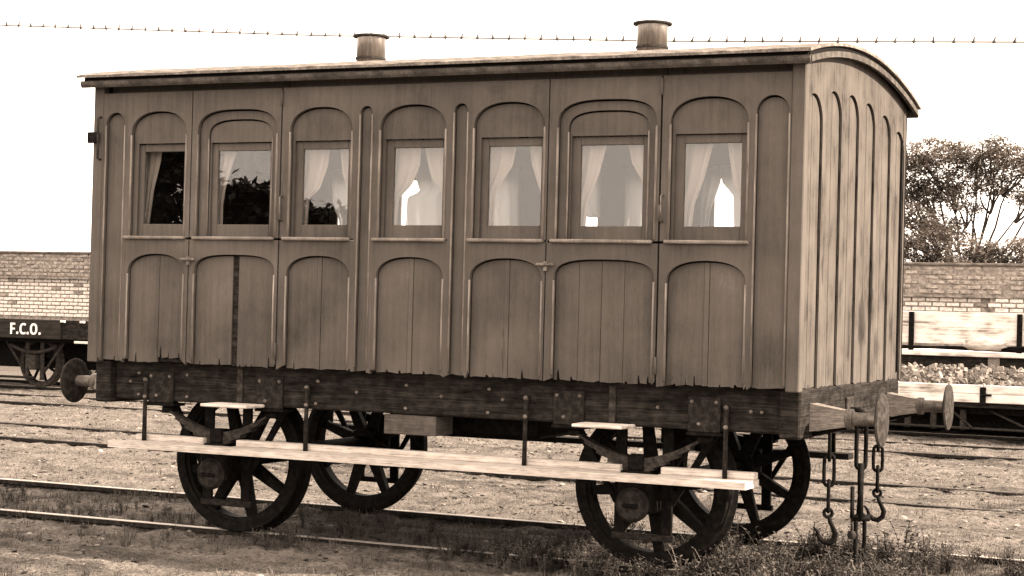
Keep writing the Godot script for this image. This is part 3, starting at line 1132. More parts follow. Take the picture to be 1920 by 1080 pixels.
func build_hook(parent: Node, top: Vector3, size: float, yaw: float) -> void:
	var s := Shape.new(true)
	var b := Basis(Vector3.UP, yaw)
	var eye := []
	for i in 14:
		var a := TAU * i / 14
		eye.append(top + b * Vector3(cos(a) * 0.024, sin(a) * 0.024, 0) * size)
	s.tube(eye, 0.011 * size, 7, true)
	var path := []
	for q in [[0.006, -0.02], [0.012, -0.05], [0.030, -0.085], [0.045, -0.12], [0.038, -0.155], [0.010, -0.178], [-0.025, -0.172], [-0.050, -0.145], [-0.062, -0.11], [-0.085, -0.085]]:
		path.append(top + b * Vector3(q[0], q[1], 0) * size)
	s.tube(path, [0.012 * size, 0.014 * size, 0.015 * size, 0.017 * size, 0.018 * size, 0.018 * size, 0.016 * size, 0.013 * size, 0.010 * size, 0.005 * size], 8)
	part("hook", s, mats.black_iron, parent)


func build_chain(car: Node3D, x: float, y: float, z: float, pitch: float) -> void:
	var ch := sub("side_chain", car)
	var e := Shape.new(true)
	e.tube([Vector3(x - 0.06, y + 0.03, z), Vector3(x - 0.01, y + 0.03, z), Vector3(x + 0.012, y + 0.012, z), Vector3(x + 0.006, y - 0.012, z), Vector3(x - 0.02, y - 0.006, z)], 0.013, 8)
	part("eye_bolt", e, mats.black_iron, ch)
	var yy := y - 0.004
	for k in 3:
		var s := Shape.new(true)
		var hl := pitch * 0.5 + 0.016
		var wide := Vector3(0.25, 0, 0.97) if k % 2 == 0 else Vector3(0.93, 0, -0.36)
		s.tube(ring_points(Vector3(x, yy - pitch * 0.5, z), hl, 0.030, wide), 0.0115, 7, true)
		part("link", s, mats.black_iron, ch)
		yy -= pitch
	build_hook(ch, Vector3(x, yy - 0.024, z), 1.0, 0.35)


func build_draw_gear(car: Node3D) -> void:
	for k in 2:
		var d: float = [-1.0, 1.0][k]
		var x0: float = [0.0, LEN][k]
		for z in [0.98, -0.98]:
			var b := sub("buffer", car)
			# tapered timber shank
			var s := Shape.new()
			var c := []
			for i in 8:
				var far: bool = (i & 1) > 0
				var h := 0.048 if far else 0.082
				c.append(Vector3(x0 + d * (0.20 if far else -0.01), 0.975 + h * (1.0 if i & 2 else -1.0), z + h * (1.0 if i & 4 else -1.0)))
			s.hexa(c)
			part("shank", s, mats.shank_timber, b)
			s = Shape.new()
			s.lathe([Vector2(0.055, 0.195), Vector2(0.058, 0.20), Vector2(0.058, 0.235), Vector2(0.04, 0.24), Vector2(0.038, 0.375)], Vector3(x0, 0.975, z), Vector3(d, 0, 0), 20)
			part("plunger", s, mats.worn_steel, b)
			s = Shape.new()
			s.lathe([Vector2(0.0, 0.372), Vector2(0.07, 0.374), Vector2(0.15, 0.392), Vector2(0.158, 0.400), Vector2(0.152, 0.410), Vector2(0.08, 0.420), Vector2(0.0, 0.424)], Vector3(x0, 0.975, z), Vector3(d, 0, 0), 36)
			part("head", s, mats.rusty_iron, b)
			s = Shape.new(true)
			s.tube([Vector3(x0 - d * 0.02, 0.87, z), Vector3(x0 + d * 0.20, 0.922, z)], 0.012, 6)
			part("stay", s, mats.black_iron, b)
	# right-hand end: two side chains and the middle coupling
	build_chain(car, 4.985, 0.885, 0.78, 0.152)
	build_chain(car, 4.975, 0.845, -0.52, 0.135)
	var cp := sub("coupling", car)
	var x := 4.985
	var z := 0.16
	var s2 := Shape.new()
	s2.cbox(Vector3(LEN - 0.005, 0.885, z - 0.08), Vector3(LEN + 0.018, 1.065, z + 0.08), 0.006)
	part("draw_plate", s2, mats.rusty_iron, cp)
	s2 = Shape.new(true)
	s2.tube([Vector3(LEN, 0.975, z), Vector3(LEN + 0.07, 0.975, z), Vector3(LEN + 0.11, 0.955, z), Vector3(LEN + 0.12, 0.915, z), Vector3(LEN + 0.09, 0.885, z), Vector3(LEN + 0.04, 0.885, z)], [0.03, 0.028, 0.026, 0.025, 0.022, 0.014], 9)
	part("draw_hook", s2, mats.black_iron, cp)
	s2 = Shape.new(true)
	s2.tube(ring_points(Vector3(x + 0.04, 0.765, z), 0.145, 0.032, Vector3(0.8, 0, -0.6)), 0.014, 7, true)
	part("shackle", s2, mats.black_iron, cp)
	s2 = Shape.new(true)
	s2.tube([Vector3(x + 0.04, 0.655, z), Vector3(x + 0.042, 0.45, z), Vector3(x + 0.04, 0.31, z)], [0.022, 0.018, 0.024], 8)
	part("screw", s2, mats.black_iron, cp)
	s2 = Shape.new(true)
	s2.tube([Vector3(x + 0.0, 0.315, z + 0.03), Vector3(x + 0.09, 0.315, z - 0.04)], 0.022, 8)
	s2.tube([Vector3(x - 0.005, 0.51, z + 0.02), Vector3(x - 0.004, 0.36, z + 0.02), Vector3(x + 0.0, 0.315, z + 0.03)], [0.014, 0.013, 0.016], 7)
	part("trunnion", s2, mats.black_iron, cp)
	s2 = Shape.new(true)
	s2.tube(ring_points(Vector3(x + 0.045, 0.185, z), 0.155, 0.030, Vector3(0.8, 0, -0.6)), 0.014, 7, true)
	part("shackle", s2, mats.black_iron, cp)
	s2 = Shape.new(true)
	s2.lathe([Vector2(0.0, -0.03), Vector2(0.022, -0.022), Vector2(0.03, 0.0), Vector2(0.022, 0.022), Vector2(0.0, 0.03)], Vector3(x - 0.0, 0.21, z + 0.03), Vector3.UP, 12)
	s2.tube([Vector3(x, 0.315, z + 0.03), Vector3(x, 0.22, z + 0.03)], 0.009, 6)
	part("screw_weight", s2, mats.rusty_iron, cp)
	# lamp iron on the left corner
	var li := sub("lamp_iron", car)
	var s3 := Shape.new(true)
	s3.tube([Vector3(0.055, 2.50, HALF), Vector3(0.055, 2.505, HALF + 0.035), Vector3(0.05, 2.78, HALF + 0.035), Vector3(0.05, 2.79, HALF)], 0.0085, 7)
	part("rail", s3, mats.rusty_iron, li)
	s3 = Shape.new()
	s3.cbox(Vector3(-0.045, 2.612, HALF + 0.008), Vector3(0.045, 2.688, HALF + 0.03), 0.006)
	part("socket", s3, mats.black_iron, li)


func build_carriage() -> void:
	var car := thing("railway_carriage", "old wooden four-wheeled passenger carriage with arched window panels standing on the near track", "railway carriage")
	build_near_side(car)
	build_far_side(car)
	build_end(car, LEN, 1.0, true)
	build_end(car, 0.0, -1.0, false)
	build_roof(car)
	build_underframe(car)
	build_draw_gear(car)


# a hanging of net: from x0 to the edge given as [y, x] points
func drape(cur: Node3D, x_fixed: float, edge: Array, z: float) -> void:
	var s := Shape.new(true)
	var rows := 26
	var cols := 16
	var ytop: float = edge[0][0]
	var ybot: float = edge[edge.size() - 1][0]
	var grid := []
	var ph := rng.randf() * TAU
	for j in rows + 1:
		var y := lerpf(ytop, ybot, float(j) / rows)
		var xe: float = edge[edge.size() - 1][1]
		for k in edge.size() - 1:
			if y <= edge[k][0] and y >= edge[k + 1][0]:
				var t: float = (edge[k][0] - y) / maxf(1e-4, edge[k][0] - edge[k + 1][0])
				xe = lerpf(edge[k][1], edge[k + 1][1], t)
				break
		var row := []
		for i in cols + 1:
			var u := float(i) / cols
			var x := lerpf(x_fixed, xe, u)
			row.append(Vector3(x, y, z + 0.010 * sin(u * TAU * 2.6 + ph + 0.5 * sin(y * 7.0)) + 0.004 * sin(u * TAU * 6.0 + ph)))
		grid.append(row)
	for j in rows:
		for i in cols:
			s.quad(grid[j][i], grid[j][i + 1], grid[j + 1][i + 1], grid[j + 1][i])
	part("drape", s, mats.net, cur)


func build_curtains() -> void:
	var ord := ["first", "second", "third", "fourth", "fifth", "sixth", "seventh"]
	var near := [
		[[[2.63, 0.46], [2.5, 0.44], [2.3, 0.39], [2.14, 0.37], [2.04, 0.36]], []],
		[[[2.63, 1.06], [2.53, 1.04], [2.32, 0.97], [2.2, 0.95], [2.04, 0.95]], []],
		[[[2.63, 1.77], [2.45, 1.75], [2.30, 1.69], [2.25, 1.62], [2.04, 1.61]], [[2.63, 1.83], [2.4, 1.86], [2.28, 1.91], [2.18, 1.95], [2.04, 1.96]]],
		[[[2.63, 2.43], [2.45, 2.42], [2.33, 2.37], [2.24, 2.28], [2.04, 2.27]], [[2.63, 2.44], [2.45, 2.48], [2.36, 2.51], [2.31, 2.57], [2.04, 2.61]]],
		[[[2.63, 3.11], [2.44, 3.07], [2.28, 2.96], [2.04, 2.95]], [[2.63, 3.16], [2.45, 3.19], [2.31, 3.24], [2.2, 3.29], [2.04, 3.30]]],
		[[[2.63, 3.71], [2.37, 3.64], [2.21, 3.57], [2.04, 3.56]], [[2.63, 3.81], [2.45, 3.85], [2.34, 3.92], [2.2, 3.95], [2.04, 3.96]]],
		[[[2.63, 4.38], [2.33, 4.30], [2.2, 4.25], [2.04, 4.23]], [[2.63, 4.43], [2.33, 4.48], [2.2, 4.54], [2.04, 4.57]]],
	]
	var far := [
		[[], [[2.63, 0.35], [2.36, 0.37], [2.24, 0.43], [2.04, 0.45]]],
		[[[2.63, 1.08], [2.57, 1.08], [2.42, 0.96], [2.3, 0.94], [2.04, 0.93]], [[2.63, 1.10], [2.57, 1.12], [2.46, 1.16], [2.42, 1.05], [2.04, 1.03]]],
		[[[2.63, 1.72], [2.45, 1.70], [2.36, 1.685], [2.33, 1.76], [2.04, 1.80]], [[2.63, 1.715], [2.46, 1.74], [2.44, 1.77], [2.36, 1.78], [2.33, 1.755], [2.04, 1.795]]],
		[[[2.63, 2.36], [2.04, 2.37]], [[2.63, 2.35], [2.42, 2.43], [2.32, 2.47], [2.28, 2.53], [2.26, 2.60]]],
		[[[2.63, 3.32], [2.34, 3.31], [2.3, 3.275], [2.04, 3.265]], []],
		[[[2.63, 3.63], [2.52, 3.625], [2.3, 3.55], [2.04, 3.53]], [[2.63, 3.62], [2.52, 3.63], [2.42, 3.72], [2.04, 3.735]]],
		[[[2.63, 4.40], [2.04, 4.38]], [[2.63, 4.39], [2.04, 4.37]]],
	]
	for k in 7:
		var o: Array = OPEN[k]
		for side in 2:
			var src: Array = [near, far][side][k]
			var z: float = [1.205, -1.205][side]
			var lab := "white net curtain tied back behind the %s window from the left" % ord[k] if side == 0 else "white net curtain of the far side opposite the %s window from the left" % ord[k]
			var cur := thing("curtain", lab, "curtain", "net curtains at the near windows" if side == 0 else "net curtains at the far windows")
			if src[0].size():
				drape(cur, o[0] - 0.03, src[0], z)
			if src[1].size():
				drape(cur, o[1] + 0.03, src[1], z - 0.012)
			var rod := Shape.new(true)
			rod.tube([Vector3(o[0] - 0.05, 2.632, z - 0.004), Vector3(o[1] + 0.05, 2.632, z - 0.004)], 0.006, 6)
			part("rod", rod, mats.worn_steel, cur)


# ------------------------------------------------------------------ setting
func ground_y(x: float, z: float, n1: FastNoiseLite, n2: FastNoiseLite) -> float:
	var y := -0.065 + n1.get_noise_2d(x, z) * 0.05 + n2.get_noise_2d(x, z) * 0.028 + n2.get_noise_2d(x * 3.7 + 31.0, z * 4.6) * 0.013
	# heaped a little along the rails
	for zr in [0.868, -0.868]:
		y += 0.03 * exp(-pow((z - zr) / 0.25, 2.0))
	return minf(y, -0.022)


func axis_points(lo: float, a: float, b: float, hi: float, step: float) -> Array:
	var p := []
	var x := a
	while x <= b + 1e-6:
		p.append(x)
		x += step
	var d := step
	x = p[p.size() - 1]
	while x < hi:
		d *= 1.35
		x += d
		p.append(x)
	d = step
	x = p[0]
	while x > lo:
		d *= 1.35
		x -= d
		p.push_front(x)
	return p


func build_ground() -> void:
	var n1 := FastNoiseLite.new()
	n1.seed = 4
	n1.frequency = 0.35
	var n2 := FastNoiseLite.new()
	n2.seed = 9
	n2.frequency = 2.6
	n2.fractal_octaves = 4
	var nc := FastNoiseLite.new()
	nc.seed = 15
	nc.frequency = 0.5
	nc.fractal_octaves = 5
	var nc2 := FastNoiseLite.new()
	nc2.seed = 25
	nc2.frequency = 3.0
	nc2.fractal_octaves = 4
	var xs := axis_points(-1500.0, -14.0, 7.5, 1500.0, 0.06)
	var zs := axis_points(-1500.0, -13.6, 3.8, 1500.0, 0.055)
	var nx := xs.size()
	var nz := zs.size()
	var v := PackedVector3Array()
	var col := PackedColorArray()
	var nrm := PackedVector3Array()
	v.resize(nx * nz)
	col.resize(nx * nz)
	nrm.resize(nx * nz)
	for j in nz:
		var z: float = zs[j]
		for i in nx:
			var x: float = xs[i]
			v[j * nx + i] = Vector3(x, ground_y(x, z, n1, n2), z)
			# patches of darker cinders and paler dust, stretched along the tracks
			var t := nc.get_noise_2d(x * 0.45, z * 1.3) * 0.9 + nc2.get_noise_2d(x * 0.5, z * 1.2) * 0.75
			var k := clampf(1.0 + t * 0.85, 0.45, 1.7)
			# carriage shadow painted into the vertex colour, in ragged patches between the near rails
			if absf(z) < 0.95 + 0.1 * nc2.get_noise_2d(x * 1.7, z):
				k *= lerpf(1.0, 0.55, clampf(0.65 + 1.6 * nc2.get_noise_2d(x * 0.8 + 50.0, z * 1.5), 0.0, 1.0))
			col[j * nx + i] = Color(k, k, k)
	for j in nz:
		for i in nx:
			var a := v[j * nx + mini(i + 1, nx - 1)] - v[j * nx + maxi(i - 1, 0)]
			var b := v[mini(j + 1, nz - 1) * nx + i] - v[maxi(j - 1, 0) * nx + i]
			nrm[j * nx + i] = b.cross(a).normalized()
	var ix := PackedInt32Array()
	ix.resize((nx - 1) * (nz - 1) * 6)
	var q := 0
	for j in nz - 1:
		for i in nx - 1:
			var p := j * nx + i
			ix[q] = p
			ix[q + 1] = p + 1
			ix[q + 2] = p + nx + 1
			ix[q + 3] = p
			ix[q + 4] = p + nx + 1
			ix[q + 5] = p + nx
			q += 6
	var arr := []
	arr.resize(Mesh.ARRAY_MAX)
	arr[Mesh.ARRAY_VERTEX] = v
	arr[Mesh.ARRAY_NORMAL] = nrm
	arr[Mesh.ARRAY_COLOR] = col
	arr[Mesh.ARRAY_INDEX] = ix
	var m := ArrayMesh.new()
	m.add_surface_from_arrays(Mesh.PRIMITIVE_TRIANGLES, arr)
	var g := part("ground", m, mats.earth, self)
	g.set_meta("kind", "structure")
	scatter(n1, n2)


func tuft_mesh(blades: int, height: float, spread: float, width: float, lean: float) -> ArrayMesh:
	var s := Shape.new()
	for k in blades:
		var a := rng.randf() * TAU
		var r := sqrt(rng.randf()) * spread
		var p := Vector3(cos(a) * r, -0.01, sin(a) * r)
		var d := Vector3(cos(a + rng.randf_range(-0.8, 0.8)), 0, sin(a + rng.randf_range(-0.8, 0.8)))
		var hgt := height * rng.randf_range(0.5, 1.15)
		var ln := lean * hgt * rng.randf_range(0.2, 1.3)
		var wv := d.cross(Vector3.UP).normalized() * width * rng.randf_range(0.6, 1.3)
		var mid := p + Vector3.UP * hgt * 0.6 + d * ln * 0.35
		var tip := p + Vector3.UP * hgt + d * ln
		s.tri(p - wv, mid - wv * 0.7, mid + wv * 0.7)
		s.tri(p - wv, mid + wv * 0.7, p + wv)
		s.tri(mid - wv * 0.7, tip, mid + wv * 0.7)
	return s.mesh()


func weed_mesh(stems: int, height: float) -> ArrayMesh:
	var s := Shape.new()
	for k in stems:
		var a := rng.randf() * TAU
		var p := Vector3(cos(a), 0, sin(a)) * rng.randf() * 0.05
		var d := Vector3(cos(a), 0, sin(a)) * rng.randf_range(0.1, 0.6)
		var hgt := height * rng.randf_range(0.5, 1.1)
		var prev := p - Vector3(0, 0.015, 0)
		for i in 5:
			var t := (i + 1) / 5.0
			var q := p + Vector3.UP * hgt * t + d * hgt * t * t
			var w := Vector3(d.z, 0, -d.x).normalized() * 0.002
			s.quad(prev - w, q - w, q + w, prev + w)
			for leaf in 2:
				var la := rng.randf() * TAU
				var ld := Vector3(cos(la), rng.randf_range(0.0, 0.7), sin(la)).normalized() * rng.randf_range(0.015, 0.04)
				var lw := ld.cross(Vector3.UP).normalized() * 0.007
				s.tri(q, q + ld * 0.5 + lw, q + ld)
				s.tri(q, q + ld, q + ld * 0.5 - lw)
			prev = q
	return s.mesh()


func multi(called: String, label: String, category: String, mesh: Mesh, material: Material, list: Array, tint: Array) -> void:
	var mm := MultiMesh.new()
	mm.transform_format = MultiMesh.TRANSFORM_3D
	mm.use_colors = true
	mm.mesh = mesh
	mm.instance_count = list.size()
	for i in list.size():
		mm.set_instance_transform(i, list[i])
		var k: float = tint[i]
		mm.set_instance_color(i, Color(k, k, k))
	var o := MultiMeshInstance3D.new()
	o.name = numbered(called)
	o.multimesh = mm
	o.material_override = material
	add_child(o)
	tag(o, label, category, "", "stuff")


func scatter(n1: FastNoiseLite, n2: FastNoiseLite) -> void:
	var nd := FastNoiseLite.new()
	nd.seed = 33
	nd.frequency = 0.9
	nd.fractal_octaves = 4
	var place := func(x: float, z: float, sc: float) -> Transform3D:
		return Transform3D(Basis(Vector3.UP, rng.randf() * TAU).scaled(Vector3(sc, sc, sc)), Vector3(x, ground_y(x, z, n1, n2), z))
	# short dry grass over the yard, in patches
	var dry := []
	var dt := []
	while dry.size() < 7500:
		var z := rng.randf_range(-13.0, 3.6)
		var x := rng.randf_range(-13.5, 7.5)
		if x < -4.0 + z * 0.75 + 1.5 or x > 7.0 - (3.0 - z) * 0.12:
			continue
		var dens := nd.get_noise_2d(x * 0.5, z * 1.4)
		if absf(z + 0.87) < 0.12 or absf(z - 0.87) < 0.07:
			continue
		if dens + rng.randf_range(-0.25, 0.25) < 0.06:
			continue
		dry.append(place.call(x, z, rng.randf_range(0.5, 1.2)))
		dt.append(rng.randf_range(0.35, 1.5))
	multi("dry_grass", "short dry grass growing in patches over the yard", "grass", tuft_mesh(9, 0.05, 0.06, 0.0022, 0.7), mats.grass_dry, dry, dt)
	# darker weeds along the carriage track, thickest by the right-hand wheels
	var wd := []
	var wt := []
	for e in [[3.0, 6.4, -0.75, 1.35, 900], [3.6, 5.6, 0.5, 1.3, 350], [2.1, 3.4, 0.3, 1.15, 260], [-2.5, 2.0, -0.6, 0.7, 260], [0.9, 1.6, 0.85, 1.3, 70], [5.0, 6.2, -1.0, -0.3, 130], [4.3, 4.75, -0.6, 0.1, 90]]:
		for k in e[4]:
			var x := rng.randf_range(e[0], e[1])
			var z := rng.randf_range(e[2], e[3])
			if absf(z + 0.87) < 0.05 or nd.get_noise_2d(x * 1.5, z * 1.5) < 0.02:
				continue
			wd.append(place.call(x, z, rng.randf_range(0.35, 1.0) * (0.75 if x < 3.0 else (1.45 if x > 3.9 and x < 5.3 and rng.randf() < 0.4 else 1.0))))
			wt.append(rng.randf_range(0.3, 2.2))
	multi("weeds", "dark straggling weeds growing between and beside the near rails", "weeds", weed_mesh(9, 0.17), mats.grass_dark, wd, wt)
	var gd := []
	var gt := []
	for k in 4200:
		var x := rng.randf_range(-3.0, 6.6)
		var z := rng.randf_range(-0.8, 3.2)
		if nd.get_noise_2d(x * 0.9, z * 0.9) + (0.25 if x > 3.2 and z < 1.5 else 0.0) + (0.06 if absf(z) < 0.8 else -0.16) < 0.05:
			continue
		gd.append(place.call(x, z, rng.randf_range(0.4, 1.1)))
		gt.append(rng.randf_range(0.5, 2.6))
	multi("rough_grass", "rough grass growing along the near track", "grass", tuft_mesh(12, 0.09, 0.05, 0.002, 0.6), mats.grass_dark, gd, gt)
	# small pale stones and clinker
	var peb := Shape.new()
	peb.lathe([Vector2(0.0, -0.4), Vector2(0.7, -0.25), Vector2(1.0, 0.05), Vector2(0.6, 0.45), Vector2(0.0, 0.55)], Vector3.ZERO, Vector3.UP, 6)
	var pl := []
	var pt := []
	for k in 15000:
		var z := rng.randf_range(-13.0, 3.4)
		var x := rng.randf_range(-13.5, 7.5)
		if x < -4.0 + z * 0.75 + 1.5:
			continue
		var sc := 0.006 + 0.02 * pow(rng.randf(), 2.5)
		if rng.randf() < 0.02:
			sc = rng.randf_range(0.02, 0.04)
		var t := Transform3D(Basis.from_euler(Vector3(rng.randf_range(-0.4, 0.4), rng.randf() * TAU, rng.randf_range(-0.4, 0.4))).scaled_local(Vector3(sc * 1.3, sc * 0.7, sc)), Vector3(x, ground_y(x, z, n1, n2) + sc * 0.1, z))
		pl.append(t)
		pt.append(0.12 + 1.7 * pow(rng.randf(), 2.5))
	multi("loose_stones", "small loose stones and clinker strewn over the yard", "stones", peb.mesh(), mats.pebble, pl, pt)


func rail_profile(head: float) -> PackedVector2Array:
	var h := head / 2
	return PackedVector2Array([Vector2(-0.06, -0.13), Vector2(0.06, -0.13), Vector2(0.06, -0.12), Vector2(0.012, -0.105), Vector2(0.010, -0.04), Vector2(h, -0.03), Vector2(h, -0.006), Vector2(h - 0.006, 0.0), Vector2(-h + 0.006, 0.0), Vector2(-h, -0.006), Vector2(-h, -0.03), Vector2(-0.010, -0.04), Vector2(-0.012, -0.105), Vector2(-0.06, -0.12)])


func build_track(label: String, pts: Array, drop: float) -> void:
	# pts: for each rail its start and end
	var t := thing("railway_track", label, "track", "tracks of the yard")
	for r in pts:
		var a: Vector3 = r[0]
		var b: Vector3 = r[1]
		var d := (b - a).normalized()
		var side := Vector3(0, 1, 0).cross(d).normalized()
		var s := Shape.new()
		s.prism(rail_profile(0.066), a + Vector3(0, drop, 0), side, Vector3.UP, d, 0.0, a.distance_to(b))
		var rail := part("rail", s, mats.dark_rust, t)
		s = Shape.new()
		s.box(Vector3(-0.031, 0.0, 0.0), Vector3(0.031, 0.003, a.distance_to(b)))
		var head := part("running_surface", s, mats.rail_steel if drop > -0.03 else mats.rusty_iron, rail)
		head.transform = Transform3D(Basis(side, Vector3.UP, d), a + Vector3(0, drop, 0))


func build_tracks() -> void:
	build_track("pair of worn rails that the wooden carriage stands on", [[Vector3(-40, 0, 0.868), Vector3(30, 0, 0.868)], [Vector3(-40, 0, -0.868), Vector3(30, 0, -0.868)]], 0.0)
	var k := 0.0555
	build_track("pair of half-buried rails directly behind the carriage", [[Vector3(-40, 0, -4.57 - 40 * k), Vector3(30, 0, -4.57 + 30 * k)], [Vector3(-40, 0, -6.27 - 40 * k), Vector3(30, 0, -6.27 + 30 * k)]], -0.04)
	build_track("pair of half-buried rails just in front of the goods wagons", [[Vector3(-40, 0, -10.4), Vector3(40, 0, -10.4)], [Vector3(-40, 0, -12.1), Vector3(40, 0, -12.1)]], -0.042)
	build_track("rails under the row of goods wagons", [[Vector3(-40, 0, -13.72), Vector3(40, 0, -13.72)], [Vector3(-40, 0, -15.4), Vector3(40, 0, -15.4)]], 0.0)
	build_track("rails under the board-sided wagon near the brick wall", [[Vector3(-10, 0, -18.1), Vector3(30, 0, -18.1)], [Vector3(-10, 0, -19.8), Vector3(30, 0, -19.8)]], 0.0)


func wagon_wheel(w: Node3D, x: float, z: float, r: float, name_mat: Material) -> void:
	var n := sub("wheel", w, Vector3(x, r, z))
	var s := Shape.new()
	s.lathe([Vector2(r - 0.08, -0.06), Vector2(r + 0.02, -0.06), Vector2(r + 0.02, -0.03), Vector2(r, -0.02), Vector2(r, 0.06), Vector2(r - 0.08, 0.055), Vector2(r - 0.08, -0.06)], Vector3.ZERO, Vector3.BACK, 40)
	part("tyre", s, name_mat, n)
	s = Shape.new()
	s.lathe([Vector2(0.0, 0.08), Vector2(0.1, 0.07), Vector2(0.1, -0.06)], Vector3.ZERO, Vector3.BACK, 16)
	part("hub", s, mats.black_iron, n)
	for k in 8:
		var a := TAU * k / 8 + 0.3
		var d := Vector3(cos(a), sin(a), 0)
		s = Shape.new(true)
		s.tube([d * 0.08, d * (r - 0.07)], 0.025, 6)
		part("spoke", s, mats.black_iron, n)


func wagon_gear(w: Node3D, x: float, zf: float, r: float) -> void:
	var g := sub("axle_guard", w)
	for d in [-1.0, 1.0]:
		var s := Shape.new()
		s.cbox(Vector3(x + d * 0.16 - 0.04, 0.12, zf - 0.35), Vector3(x + d * 0.16 + 0.04, 0.84, zf - 0.32), 0.005)
		part("leg", s, mats.rusty_iron, g)
		s = Shape.new(true)
		s.tube([Vector3(x + d * 0.2, 0.25, zf - 0.33), Vector3(x + d * 0.62, 0.78, zf - 0.33)], 0.025, 6)
		part("brace", s, mats.rusty_iron, g)
	var b := Shape.new()
	b.cbox(Vector3(x - 0.11, r - 0.13, zf - 0.4), Vector3(x + 0.11, r + 0.13, zf - 0.2), 0.02)
	part("axle_box", b, mats.rusty_iron, w)
	b = Shape.new(true)
	var p := []
	for i in 13:
		var t := lerpf(-0.5, 0.5, i / 12.0)
		p.append(Vector3(x + t, r + 0.17 + 0.5 * t * t, zf - 0.3))
	b.tube(p, 0.035, 6)
	part("leaf_spring", b, mats.rusty_iron, w)
	b = Shape.new(true)
	b.tube([Vector3(x, r, zf - 0.3), Vector3(x, r, zf - 2.5)], 0.06, 10)
	part("axle", b, mats.black_iron, w)


func build_wagons() -> void:
	# dark flat wagon on the left with white letters
	var w := thing("flat_wagon", "dark low wagon lettered in white at the left edge behind the carriage", "wagon", "goods wagons of the yard")
	var zf := -13.2
	var s := Shape.new()
	s.cbox(Vector3(-18.6, 0.845, zf - 0.08), Vector3(-11.93, 1.175, zf), 0.01)
	part("side_board", s, mats.brown_board, w)
	s = Shape.new()
	s.cbox(Vector3(-11.92, 0.85, zf - 0.1), Vector3(-10.6, 1.175, zf - 0.02), 0.01)
	part("side_board", s, mats.frame_timber, w)
	s = Shape.new()
	s.box(Vector3(-18.6, 0.95, zf - 2.7), Vector3(-10.6, 1.1, zf - 0.101))
	part("deck", s, mats.frame_timber, w)
	s = Shape.new()
	s.box(Vector3(-18.5, 0.78, zf - 0.42), Vector3(-10.7, 0.949, zf - 0.3))
	part("solebar", s, mats.black_iron, w)
	s = Shape.new()
	s.cbox(Vector3(-11.6, 0.79, zf - 0.02), Vector3(-11.0, 0.83, zf + 0.05), 0.006)
	part("step", s, mats.paint_white, w)
	for x in [-11.88, -11.47, -11.05]:
		s = Shape.new()
		s.cbox(Vector3(x - 0.045, 1.135, zf - 0.02), Vector3(x + 0.045, 1.172, zf + 0.03), 0.008)
		part("stake_pocket", s, mats.paint_white, w)
	var f := SystemFont.new()
	f.font_names = PackedStringArray(["Droid Sans"])
	f.font_weight = 700
	var tx := TextMesh.new()
	tx.font = f
	tx.text = "F.C.O."
	tx.font_size = 32
	tx.pixel_size = 0.0084
	tx.depth = 0.008
	tx.curve_step = 2.0
	tx.horizontal_alignment = HORIZONTAL_ALIGNMENT_LEFT
	var l := part("lettering", tx, mats.chalk, w)
	l.position = Vector3(-13.02, 1.005, zf + 0.006)
	l.scale = Vector3(0.92, 1.0, 1.0)
	for x in [-17.4, -12.73]:
		for z in [-13.72, -15.4]:
			wagon_wheel(w, x, z, 0.43, mats.rusty_iron)
		wagon_gear(w, x, zf, 0.43)
	s = Shape.new(true)
	s.tube([Vector3(-17.4, 0.16, zf - 0.335), Vector3(-12.73, 0.16, zf - 0.335)], 0.025, 6)
	part("tie_rod", s, mats.rusty_iron, w)
	s = Shape.new()
	s.cbox(Vector3(-18.3, 0.30, -14.9), Vector3(-10.8, 0.949, -14.3), 0.02)
	part("underframe", s, mats.black_iron, w)
	# low wagon on the right, its pale drop-side towards the camera
	w = thing("low_wagon", "low wagon with whitened drop side loaded with rubble, right of the carriage", "wagon", "goods wagons of the yard")
	for seg in [[-1.2, 1.05], [1.07, 3.44], [3.46, 5.8]]:
		s = Shape.new()
		s.cbox(Vector3(seg[0], 0.47, zf - 0.06), Vector3(seg[1], 0.585, zf), 0.006)
		part("side_plank", s, mats.lime_board, w)
		s = Shape.new()
		s.cbox(Vector3(seg[0], 0.589, zf - 0.06), Vector3(seg[1], 0.705, zf - 0.003), 0.006)
		part("side_plank", s, mats.lime_board, w)
	s = Shape.new()
	s.box(Vector3(-1.2, 0.40, zf - 2.7), Vector3(5.8, 0.469, zf - 0.061))
	part("deck", s, mats.frame_timber, w)
	s = Shape.new()
	s.box(Vector3(-1.2, 0.47, zf - 2.7), Vector3(5.8, 0.705, zf - 2.64))
	part("side_plank", s, mats.grey_board, w)
	s = Shape.new()
	s.box(Vector3(-1.1, 0.30, zf - 0.42), Vector3(5.7, 0.399, zf - 0.3))
	part("solebar", s, mats.black_iron, w)
	s = Shape.new()
	s.cbox(Vector3(-1.0, 0.06, -15.2), Vector3(5.6, 0.399, -13.95), 0.02)
	part("underframe", s, mats.black_iron, w)
	for x in [1.06, 3.45]:
		s = Shape.new()
		s.cbox(Vector3(x - 0.04, 0.44, zf), Vector3(x + 0.04, 0.68, zf + 0.02), 0.005)
		s.cbox(Vector3(x - 0.02, 0.56, zf + 0.02), Vector3(x + 0.12, 0.59, zf + 0.045), 0.005)
		part("latch", s, mats.black_iron, w)
	for x in [0.2, 4.5]:
		for z in [-13.72, -15.4]:
			wagon_wheel(w, x, z, 0.22, mats.rusty_iron)
	for x in [2.4, 2.75, 3.15]:
		s = Shape.new()
		s.cbox(Vector3(x - 0.04, 0.08, zf - 0.3), Vector3(x + 0.04, 0.36, zf - 0.22), 0.01)
		part("hanger", s, mats.rusty_iron, w)
	s = Shape.new(true)
	s.tube([Vector3(1.6, 0.12, zf - 0.22), Vector3(5.2, 0.10, zf - 0.22)], 0.02, 6)
